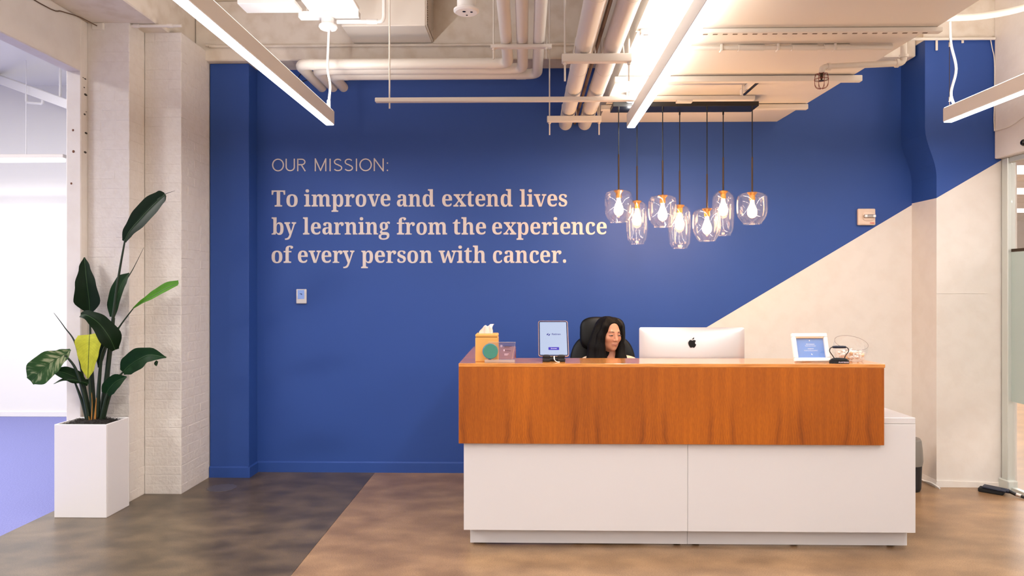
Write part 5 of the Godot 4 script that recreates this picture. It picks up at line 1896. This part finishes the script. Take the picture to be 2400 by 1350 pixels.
func build_person() -> void:
	var o := thing("person", "woman with long dark hair in a beige top, seated behind the desk looking aside", "person")
	var p := Vector3(sx(1428, 4.85), 0, -4.86)
	var at_body := Transform3D(Basis(), p)
	var arms := [[-1, Vector3(-0.155, 0.965, -0.01), Vector3(-0.245, 0.80, 0.05), Vector3(-0.115, 0.825, 0.25)], [1, Vector3(0.155, 0.965, -0.01), Vector3(0.25, 0.80, 0.05), Vector3(0.135, 0.825, 0.25)]]
	var torso := [
		[[Vector3(0, 0.535, -0.02), Vector3(0.165, 0.10, 0.115)], 0.05],
		[[Vector3(0, 0.62, -0.01), Vector3(0, 0.76, -0.005), 0.108, 0.098], 0.06],
		[[Vector3(0, 0.86, 0.0), Vector3(0.135, 0.13, 0.095)], 0.06],
		[[Vector3(-0.055, 0.86, 0.06), Vector3(0.055, 0.86, 0.06), 0.05, 0.05], 0.04],
		[[Vector3(-0.125, 0.972, -0.012), Vector3(0.125, 0.972, -0.012), 0.045, 0.045], 0.05],
		[[Vector3(-0.06, 1.0, -0.015), Vector3(0.06, 1.0, -0.015), 0.035, 0.035], 0.05],
	]
	var legs := []
	for s in [-1, 1]:
		legs.append([[Vector3(s * 0.085, 0.545, 0.0), Vector3(s * 0.115, 0.535, 0.38), 0.083, 0.060], 0.04])
		legs.append([[Vector3(s * 0.115, 0.535, 0.38), Vector3(s * 0.12, 0.30, 0.36), 0.058, 0.052], 0.03])
		legs.append([[Vector3(s * 0.12, 0.30, 0.36), Vector3(s * 0.12, 0.09, 0.33), 0.052, 0.034], 0.03])
	# bare body: torso, neck, arms and legs in one skin
	field(Vector3(-0.32, 0.0, -0.2), Vector3(0.32, 1.14, 0.56), 0.0125)
	for t in torso + legs:
		add_shape(t[0], t[1])
	add_shape([Vector3(0, 0.97, -0.02), Vector3(0.004, 1.12, -0.012), 0.052, 0.044], 0.04)
	for a in arms:
		add_shape([a[1], a[2], 0.043, 0.035], 0.03)
		add_shape([a[2], a[3], 0.036, 0.024], 0.02)
	for s in [-1, 1]:
		add_shape([Vector3(s * 0.12, 0.05, 0.32), Vector3(s * 0.13, 0.028, 0.47), 0.034, 0.022], 0.03)
	var body := mb()
	nets(body, at_body)
	# hands with a palm, four bent fingers and a thumb each
	for a in arms:
		var s: int = a[0]
		var w: Vector3 = a[3]
		field(w + Vector3(-0.09, -0.06, -0.03), w + Vector3(0.09, 0.05, 0.21), 0.0042)
		add_shape([w, w + Vector3(0, -0.008, 0.03), 0.023, 0.021], 0.015)
		for q in [-1.0, -0.33, 0.33, 1.0]:
			add_shape([w + Vector3(q * 0.013, -0.008, 0.02), w + Vector3(q * 0.028, -0.012, 0.088), 0.014, 0.0105], 0.014)
		var lens := [0.062, 0.078, 0.085, 0.076]
		for f in 4:
			var x := (f - 1.5) * 0.0195
			var lng: float = lens[f] if s > 0 else lens[f]
			var b0 := w + Vector3(x * 1.0, -0.011, 0.088)
			var b1 := b0 + Vector3(x * 0.12, 0.004, lng * 0.45)
			var b2 := b1 + Vector3(x * 0.08, -0.010, lng * 0.32)
			var b3 := b2 + Vector3(0, -0.013, lng * 0.18)
			add_shape([b0, b1, 0.0095, 0.0088], 0.006)
			add_shape([b1, b2, 0.0088, 0.0080], 0.004)
			add_shape([b2, b3, 0.0080, 0.0070], 0.004)
		var t0 := w + Vector3(-s * 0.022, -0.010, 0.025)
		var t1 := t0 + Vector3(-s * 0.026, -0.004, 0.034)
		var t2 := t1 + Vector3(-s * 0.006, -0.008, 0.028)
		add_shape([t0, t1, 0.0135, 0.0105], 0.012)
		add_shape([t1, t2, 0.0105, 0.0080], 0.004)
		nets(body, at_body)
	# head: cranium, face, jaw, nose, lips and eye sockets on a fine grid
	var head := Transform3D(Basis(Vector3.UP, deg_to_rad(27.0)) * Basis(Vector3.FORWARD, deg_to_rad(1.5)) * Basis(Vector3.RIGHT, deg_to_rad(3.0)), at(1427, 783, 4.85))
	field(Vector3(-0.11, -0.16, -0.14), Vector3(0.11, 0.145, 0.14), 0.0036)
	add_shape([Vector3(0, 0.035, -0.015), Vector3(0.072, 0.082, 0.090)], 0.01)
	add_shape([Vector3(0, -0.022, 0.022), Vector3(0.0605, 0.080, 0.062)], 0.03)
	add_shape([Vector3(-0.019, -0.073, 0.036), Vector3(0.019, -0.073, 0.036), 0.0195, 0.0195], 0.03)
	add_shape([Vector3(-0.006, -0.092, 0.058), Vector3(0.006, -0.092, 0.058), 0.0145, 0.0145], 0.025)
	for s in [-1, 1]:
		add_shape([Vector3(s * 0.036, -0.024, 0.056), Vector3(0.021, 0.020, 0.020)], 0.02)
		add_shape([Vector3(s * 0.066, -0.008, -0.005), Vector3(0.010, 0.028, 0.018)], 0.008)
	add_shape([Vector3(-0.028, 0.019, 0.073), Vector3(0.028, 0.019, 0.073), 0.010, 0.010], 0.016)
	for s in [-1, 1]:
		add_shape([Vector3(s * 0.031, 0.002, 0.098), Vector3(0.019, 0.0125, 0.018)], 0.012, true)
		add_shape([Vector3(s * 0.030, -0.0005, 0.0725), Vector3(0.0135, 0.0115, 0.0125)], 0.004)
	add_shape([Vector3(0, 0.008, 0.080), Vector3(0, -0.031, 0.098), 0.0075, 0.0100], 0.012)
	for s in [-1, 1]:
		add_shape([Vector3(s * 0.0105, -0.0345, 0.089), Vector3(0.0075, 0.0065, 0.0085)], 0.006)
		add_shape([Vector3(s * 0.006, -0.043, 0.097), Vector3(0.0035, 0.004, 0.005)], 0.003, true)
	add_shape([Vector3(-0.010, -0.058, 0.0765), Vector3(0.010, -0.058, 0.0765), 0.0065, 0.0065], 0.014)
	add_shape([Vector3(-0.009, -0.067, 0.0755), Vector3(0.009, -0.067, 0.0755), 0.0065, 0.0065], 0.014)
	add_shape([Vector3(0, -0.0775, 0.090), Vector3(0.016, 0.005, 0.008)], 0.012, true)
	add_shape([Vector3(0, -0.05, -0.012), Vector3(0, -0.16, -0.03), 0.046, 0.046], 0.03)
	var skin_at := func(x: float, y: float) -> float:
		var z := 0.13
		while z > 0.0:
			var i := Vector3i(((Vector3(x, y, z) - f_lo) / f_cell).round())
			if f_val[i.x + f_n.x * (i.y + f_n.y * i.z)] < 0.0:
				return z
			z -= 0.0012
		return 0.06
	var brows := mb()
	var lash := mb()
	for s in [-1, 1]:
		var pts := []
		for k in 7:
			var t := k / 6.0
			var x: float = s * lerpf(0.013, 0.048, t)
			var y := 0.0215 + 0.0028 * sin(t * 2.6) - 0.002 * t
			pts.append(head * Vector3(x, y, skin_at.call(x, y) + 0.0005))
		tube(brows, pts, [0.0016, 0.0025, 0.0028, 0.0027, 0.0023, 0.0017, 0.0009], 8)
		pts = []
		for k in 9:
			var t := k / 8.0
			var x: float = s * lerpf(0.017, 0.047, t)
			var y := -0.0012 + 0.0034 * sin(PI * t) - 0.0005 * t
			pts.append(head * Vector3(x, y, skin_at.call(x, y) + 0.0006))
		tube(lash, pts, [0.0009, 0.0015, 0.0019, 0.0022, 0.0023, 0.0022, 0.0020, 0.0016, 0.0008], 8)
	var white := mb()
	var iris := mb()
	for s in [-1, 1]:
		var ez: float = skin_at.call(s * 0.032, -0.0012)
		pillow(white, head * Vector3(s * 0.032, -0.0012, ez - 0.0022), Vector3(0.0125, 0.0036, 0.0036), 1.0, 1.0, head.basis, 16, 10)
		pillow(iris, head * Vector3(s * 0.032 + 0.003, -0.0008, ez - 0.0016), Vector3(0.0046, 0.0036, 0.0036), 1.0, 1.0, head.basis, 14, 10)
	var mouth := mb()
	for row in [[-0.0590, 0.0235, 0.0030, 0.0008], [-0.0652, 0.0205, 0.0036, -0.0012]]:
		var pts := []
		var rr := []
		for k in 9:
			var t := k / 4.0 - 1.0
			var x: float = t * row[1]
			var y: float = row[0] - row[3] * absf(t) * 3.0 - (0.0012 if row[3] > 0.0 and absf(t) < 0.1 else 0.0)
			pts.append(head * Vector3(x, y, skin_at.call(x, y) - row[2] * 0.45))
			rr.append(row[2] * (1.0 - 0.72 * t * t))
		tube(mouth, pts, rr, 10)
	nets(body, head)
	done(body, "body", M.skin, o)
	done(brows, "eyebrow", M.brow, o)
	done(lash, "eyelash", M.eye_dark, o)
	done(mouth, "lips", M.lips, o)
	done(white, "eye", M.eye_white, o)
	done(iris, "iris", M.eye_dark, o)
	# hair parted near the middle and falling over both shoulders
	field(Vector3(-0.20, -0.30, -0.19), Vector3(0.20, 0.15, 0.17), 0.006)
	add_shape([Vector3(0, 0.036, -0.020), Vector3(0.084, 0.088, 0.100)], 0.01)
	add_shape([Vector3(0, 0.0, -0.055), Vector3(0, -0.24, -0.06), 0.072, 0.085], 0.03)
	add_shape([Vector3(0.0, 0.032, 0.110), Vector3(0.052, 0.050, 0.075)], 0.012, true)
	add_shape([Vector3(0.0, -0.045, 0.10), Vector3(0.0635, 0.095, 0.085)], 0.012, true)
	for lock in [
		[[Vector3(-0.030, 0.098, 0.030), 0.022], [Vector3(-0.063, 0.055, 0.050), 0.021], [Vector3(-0.082, -0.01, 0.035), 0.026], [Vector3(-0.092, -0.09, 0.030), 0.037], [Vector3(-0.092, -0.18, 0.045), 0.046], [Vector3(-0.085, -0.26, 0.06), 0.040]],
		[[Vector3(-0.07, 0.03, -0.02), 0.036], [Vector3(-0.10, -0.08, -0.02), 0.046], [Vector3(-0.115, -0.18, -0.01), 0.050], [Vector3(-0.11, -0.27, 0.0), 0.045]],
		[[Vector3(0.026, 0.096, 0.032), 0.020], [Vector3(0.056, 0.055, 0.048), 0.018], [Vector3(0.074, -0.01, 0.034), 0.020], [Vector3(0.074, -0.09, 0.030), 0.030], [Vector3(0.062, -0.17, 0.055), 0.040], [Vector3(0.055, -0.26, 0.07), 0.038]],
		[[Vector3(0.065, 0.03, -0.02), 0.034], [Vector3(0.085, -0.08, -0.02), 0.042], [Vector3(0.09, -0.18, 0.0), 0.046], [Vector3(0.085, -0.27, 0.01), 0.042]],
	]:
		for k in lock.size() - 1:
			add_shape([lock[k][0], lock[k + 1][0], lock[k][1], lock[k + 1][1]], 0.014)
	add_shape([Vector3(0, 0.13, 0.075), Vector3(0, 0.135, -0.02), 0.006, 0.004], 0.02, true)
	var hair := mb()
	var up := Transform3D(Basis(Vector3.UP, deg_to_rad(25.0)), head.origin)
	nets(hair, up)
	done(hair, "hair", M.hair, o)
	# clothes follow the body a little way off the skin
	field(Vector3(-0.34, 0.46, -0.2), Vector3(0.34, 1.06, 0.40), 0.0125)
	for t in torso:
		add_shape(grown(t[0], 0.014), t[1])
	for a in arms:
		add_shape(grown([a[1], a[2], 0.043, 0.038], 0.014), 0.03)
		add_shape(grown([a[2], a[2].lerp(a[3], 0.86), 0.038, 0.030], 0.014), 0.02)
	add_shape([Vector3(0, 1.03, 0.01), Vector3(0.075, 0.055, 0.075)], 0.012, true)
	var top := mb()
	nets(top, at_body)
	done(top, "blouse", M.blouse, o)
	field(Vector3(-0.34, 0.0, -0.2), Vector3(0.34, 0.70, 0.56), 0.0125)
	add_shape(grown(torso[0][0], 0.012), 0.05)
	for l in legs:
		add_shape(grown(l[0], 0.012), l[1])
	var tr := mb()
	nets(tr, at_body)
	done(tr, "trousers", M.trousers, o)
	for s in [-1, 1]:
		field(Vector3(s * 0.125 - 0.07, -0.01, 0.24), Vector3(s * 0.125 + 0.07, 0.13, 0.56), 0.008)
		add_shape([Vector3(s * 0.12, 0.045, 0.31), Vector3(s * 0.13, 0.032, 0.49), 0.043, 0.031], 0.02)
		add_shape([Vector3(s * 0.12, 0.06, 0.32), Vector3(s * 0.12, 0.09, 0.32), 0.042, 0.042], 0.02)
		var sh := mb()
		nets(sh, at_body)
		done(sh, "shoe", M.shoe, o)


func grown(s: Array, by: float) -> Array:
	if s.size() == 2:
		return [s[0], s[1] + Vector3.ONE * by]
	return [s[0], s[1], s[2] + by, s[3] + by]


# ---------------------------------------------------------------- the potted plant

func px_path(a: Array) -> Array:
	return a.map(func(q): return at(q[0], q[1], q[2]))


func leaf(o: Node3D, m: Material, line: Array, widths: Array, facing := Vector3(0, 0.2, 1), fold := 0.16, wave := 0.0) -> void:
	var pts := smooth_path(px_path(line), 6)
	var n := pts.size()
	var cw := Curve.new()
	cw.max_value = 100.0
	for i in widths.size():
		cw.add_point(Vector2(float(i) / (widths.size() - 1), widths[i]))
	var st := mb()
	st.set_smooth_group(1)
	var grid := []
	var ribs := []
	for i in n:
		var t: Vector3 = (pts[mini(i + 1, n - 1)] - pts[maxi(i - 1, 0)]).normalized()
		var side := t.cross(facing).normalized()
		var nor := side.cross(t).normalized()
		var w: float = cw.sample_baked(float(i) / (n - 1)) * 0.5 * 4.7 / FOCAL
		var row := []
		for k in 9:
			var s := k / 4.0 - 1.0
			row.append(pts[i] + side * w * s + nor * (w * fold * absf(s) * 1.6 - w * 0.35 * s * s * fold) + nor * wave * sin(i * 0.9 + s * 2.0) * absf(s))
		grid.append(row)
		ribs.append(pts[i] + nor * 0.0008)
	for i in n - 1:
		for k in 8:
			for c in [[0, 0], [1, 1], [0, 1], [0, 0], [1, 0], [1, 1]]:
				st.set_uv(Vector2((k + c[1]) / 8.0, float(i + c[0]) / (n - 1)))
				st.add_vertex(grid[i + c[0]][k + c[1]])
	var lf := done(st, "leaf", m, o)
	st = mb()
	tube(st, ribs, 0.0016, 6)
	done(st, "midrib", M.midrib, lf)


func stalk(o: Node3D, line: Array, r0: float, r1: float, m: Material = null) -> void:
	var pts := smooth_path(px_path(line), 6)
	var rr := []
	for i in pts.size():
		rr.append(lerpf(r0, r1, pow(float(i) / (pts.size() - 1), 0.6)))
	pipe("stem", o, m if m else M.stem, pts, rr, 10)


func build_planter() -> void:
	var o := thing("potted_plant", "tall leafy tropical plant in a square white planter by the brick pier", "potted plant")
	var z := 4.54
	var a := at(127, 1213, z)
	var b := at(249.5, 1213, z)
	var top := at(188, 995, z).y
	var deep := 0.265
	var wall := 0.012
	for q in [[a.x, b.x, -z - wall, -z], [a.x, b.x, -z - deep, -z - deep + wall], [a.x, a.x + wall, -z - deep + wall + 0.0005, -z - wall - 0.0005], [b.x - wall, b.x, -z - deep + wall + 0.0005, -z - wall - 0.0005]]:
		box("planter_side", o, M.planter_white, Vector3(q[0], 0.0, q[2]), Vector3(q[1], top, q[3]), 0.002)
	# loose soil in a shallow mound, with strands of moss
	var st := mb()
	st.set_smooth_group(1)
	var n := FastNoiseLite.new()
	n.seed = 3
	n.frequency = 18.0
	var x0 := a.x + wall
	var x1 := b.x - wall
	var h := func(x: float, zz: float) -> float:
		var u := (x - (x0 + x1) / 2) / (x1 - x0) * 2.0
		var v := (zz + z + deep / 2) / deep * 2.0
		return top - 0.016 + 0.022 * maxf(0.0, 1.0 - u * u) * maxf(0.0, 1.0 - v * v) + 0.010 * n.get_noise_2d(x, zz)
	for j in 24:
		for i in 26:
			var q := []
			for c in [[0, 1], [1, 1], [1, 0], [0, 0]]:
				var x := lerpf(x0, x1, (i + c[0]) / 26.0)
				var zz := lerpf(-z - deep + wall, -z - wall, (j + c[1]) / 24.0)
				q.append(Vector3(x, h.call(x, zz), zz))
			quad(st, q[0], q[1], q[2], q[3])
	done(st, "soil", M.soil, o)
	st = mb()
	for k in 420:
		var x := rng.randf_range(x0 + 0.01, x1 - 0.01)
		var zz := rng.randf_range(-z - deep + wall + 0.01, -z - wall - 0.006)
		var y: float = h.call(x, zz)
		var d := Vector3(rng.randf_range(-1, 1), rng.randf_range(0.1, 0.9), rng.randf_range(-1, 1)).normalized() * rng.randf_range(0.012, 0.032)
		tube(st, [Vector3(x, y - 0.002, zz), Vector3(x, y, zz) + d * 0.5 + Vector3(0, 0.003, 0), Vector3(x, y, zz) + d * Vector3(1, 0.7, 1)], 0.0009, 4, false)
	tag(done(st, "moss_strands", M.moss, o), "", "", "", "stuff")
	# stalks
	stalk(o, [[238, 988, 4.76], [250, 880, 4.75], [262, 770, 4.75], [276, 660, 4.74], [293, 562, 4.72]], 0.021, 0.0055)
	stalk(o, [[222, 988, 4.78], [216, 880, 4.80], [212, 800, 4.80], [211, 737, 4.80]], 0.018, 0.005)
	stalk(o, [[234, 988, 4.79], [250, 880, 4.81], [262, 800, 4.82], [268, 745, 4.82]], 0.020, 0.005)
	stalk(o, [[242, 988, 4.74], [253, 880, 4.76], [264, 800, 4.78], [280, 766, 4.79], [313, 722, 4.80]], 0.017, 0.0035)
	stalk(o, [[228, 988, 4.72], [232, 900, 4.71], [240, 830, 4.70], [255, 800, 4.70]], 0.018, 0.006)
	stalk(o, [[220, 988, 4.70], [212, 920, 4.69], [209, 850, 4.68], [210, 787, 4.645]], 0.017, 0.0045)
	stalk(o, [[214, 988, 4.74], [199, 910, 4.72], [178, 809, 4.70], [152, 768, 4.68], [126, 733, 4.66]], 0.015, 0.0012)
	stalk(o, [[210, 988, 4.70], [194, 915, 4.67], [176, 862, 4.64], [153, 833, 4.61]], 0.018, 0.006)
	stalk(o, [[206, 988, 4.72], [192, 940, 4.70], [176, 897, 4.68]], 0.017, 0.006)
	stalk(o, [[240, 988, 4.72], [256, 930, 4.71], [276, 888, 4.70], [289, 871, 4.70]], 0.017, 0.0055)
	stalk(o, [[236, 988, 4.70], [245, 945, 4.69], [252, 921, 4.69]], 0.016, 0.006)
	stalk(o, [[222, 990, 4.67], [224, 960, 4.67], [226, 932, 4.67]], 0.010, 0.002, M.stem_dry)
	stalk(o, [[214, 990, 4.67], [216, 950, 4.67], [215, 920, 4.67]], 0.006, 0.001, M.stem_dry)
	stalk(o, [[208, 990, 4.66], [209, 982, 4.66], [208, 976, 4.65]], 0.007, 0.002, M.stem_dry)
	# leaves
	leaf(o, M.leaf_dark, [[292, 566, 4.72], [304, 542, 4.71], [330, 512, 4.69], [356, 484, 4.68], [380, 462, 4.67], [388, 456, 4.67]], [13, 32, 50, 50, 34, 12], Vector3(-0.2, 0.1, 1), 0.2)
	stalk(o, [[370, 468, 4.675], [385, 456, 4.67], [410, 447, 4.66]], 0.005, 0.0008)
	leaf(o, M.leaf_dark, [[211, 738, 4.80], [209, 705, 4.79], [204, 665, 4.78], [200, 628, 4.79], [198, 603, 4.80]], [5, 62, 48, 26, 3], Vector3(0.1, 0.15, 1), 0.28)
	leaf(o, M.leaf_mid, [[265, 744, 4.82], [270, 715, 4.81], [278, 685, 4.80], [289, 660, 4.80], [303, 640, 4.80]], [18, 42, 44, 38, 4], Vector3(-0.4, 0.1, 1), 0.25)
	stalk(o, [[292, 662, 4.80], [312, 630, 4.80], [337, 580, 4.79]], 0.006, 0.0008)
	leaf(o, M.leaf_lime, [[312, 723, 4.80], [335, 707, 4.78], [362, 692, 4.76], [390, 676, 4.75], [419, 664, 4.74]], [5, 15, 27, 30, 16], Vector3(-0.3, 0.5, 0.8), 0.25)
	leaf(o, M.leaf_dark, [[189, 739, 4.66], [206, 740, 4.655], [232, 758, 4.65], [256, 790, 4.66], [270, 820, 4.69]], [12, 25, 40, 50, 16], Vector3(0.5, 0.5, 0.8), 0.3)
	leaf(o, M.leaf_dark, [[256, 796, 4.74], [268, 781, 4.74], [281, 766, 4.745]], [22, 20, 3], Vector3(0, 0.3, 1), 0.2)
	leaf(o, M.leaf_yellow, [[210, 784, 4.645], [209, 800, 4.63], [208, 828, 4.625], [207, 860, 4.63], [206, 887, 4.64]], [50, 62, 50, 32, 4], Vector3(0.05, 0.25, 1), 0.12)
	leaf(o, M.leaf_pale, [[165, 819, 4.63], [146, 833, 4.61], [118, 850, 4.58], [90, 874, 4.57], [72, 893, 4.58]], [5, 32, 58, 62, 22], Vector3(0.35, 0.3, 1), 0.14)
	leaf(o, M.leaf_mid, [[196, 893, 4.69], [176, 884, 4.67], [152, 874, 4.65], [119, 869, 4.63]], [14, 32, 30, 5], Vector3(-0.1, 0.6, 0.9), 0.2)
	leaf(o, M.leaf_dark, [[207, 899, 4.68], [180, 892, 4.65], [150, 890, 4.63], [126, 900, 4.61]], [20, 14, 9, 2], Vector3(0, 0.8, 0.7), 0.2)
	leaf(o, M.leaf_mid, [[288, 872, 4.70], [303, 857, 4.69], [327, 841, 4.67], [352, 832, 4.66], [390, 838, 4.65]], [18, 46, 52, 34, 3], Vector3(0.1, 0.25, 1), 0.2)
	leaf(o, M.leaf_mid, [[249, 923, 4.69], [258, 908, 4.68], [274, 893, 4.67], [297, 883, 4.67]], [22, 36, 34, 4], Vector3(0.2, 0.2, 1), 0.2)
	leaf(o, M.leaf_dark, [[232, 862, 4.75], [238, 835, 4.74], [247, 806, 4.74], [252, 792, 4.74]], [6, 26, 28, 10], Vector3(-0.3, 0.1, 1), 0.25)
	leaf(o, M.leaf_dark, [[369, 846, 4.65], [366, 852, 4.65], [367, 858, 4.65]], [6, 9, 2], Vector3(0, 0.2, 1), 0.2)


# ---------------------------------------------------------------- things on the floor

func build_floor_things() -> void:
	var b := thing("hand_brush", "dark blue floor brush lying against the foot of the glass partition", "brush")
	var p0 := Vector3(sx(2291, 5.26), 0, -5.255)
	var p1 := Vector3(sx(2352, 5.15), 0, -5.15)
	var dir := (p1 - p0).normalized()
	var side := Vector3.UP.cross(dir).normalized()
	var basis := Basis(dir, Vector3.UP, -side)
	if basis.determinant() < 0:
		basis = Basis(dir, Vector3.UP, side)
	var ln := p0.distance_to(p1)
	var mid := (p0 + p1) * 0.5 - (side if basis.z == side else -side) * 0.03
	var st := mb()
	bx(st, mid + Vector3(0, 0.016, 0), Vector3(ln, 0.030, 0.075), 0.006, basis)
	done(st, "bristles", M.bristle, b)
	st = mb()
	bx(st, mid + dir * 0.02 + Vector3(0, 0.0365, 0), Vector3(ln - 0.01, 0.014, 0.085), 0.005, basis * Basis(Vector3.BACK, -0.05))
	done(st, "brush_head", M.brush_blue, b)
	var q := mid + dir * (ln * 0.5) + Vector3(0, 0.032, 0)
	var q1 := q + Vector3(0.045, -0.012, 0.06)
	pipe("handle", b, M.brush_blue, [q - dir * 0.02, q + dir * 0.03], 0.016, 12)
	pipe("handle", b, M.iron, [q + dir * 0.03, q1], 0.0125, 12)
	var hd := (q1 - q).normalized()
	pipe("collar", b, M.silver, [q1, q1 + hd * 0.03], 0.013, 12)
	pipe("handle_end", b, M.rubber, [q1 + hd * 0.03, q1 + hd * 0.07], 0.011, 12)
	# a waste bin behind the desk's right end
	var w := thing("waste_bin", "dark waste bin with a pale liner, mostly hidden behind the desk's right end", "waste bin")
	var c := Vector3(sx(2126, 5.3), 0, -5.3)
	st = mb()
	lathe(st, [Vector2(0, 0), Vector2(0.085, 0), Vector2(0.092, 0.02), Vector2(0.10, 0.25), Vector2(0.0, 0.25)], 28, Transform3D(Basis(), c), 0)
	done(st, "bin_body", M.bin_dark, w)
	st = mb()
	lathe(st, [Vector2(0.101, 0.19), Vector2(0.106, 0.22), Vector2(0.102, 0.30), Vector2(0.094, 0.37), Vector2(0.085, 0.385), Vector2(0.08, 0.36), Vector2(0.085, 0.26)], 28, Transform3D(Basis(), c), 1)
	done(st, "bin_liner", M.bin_liner, w)
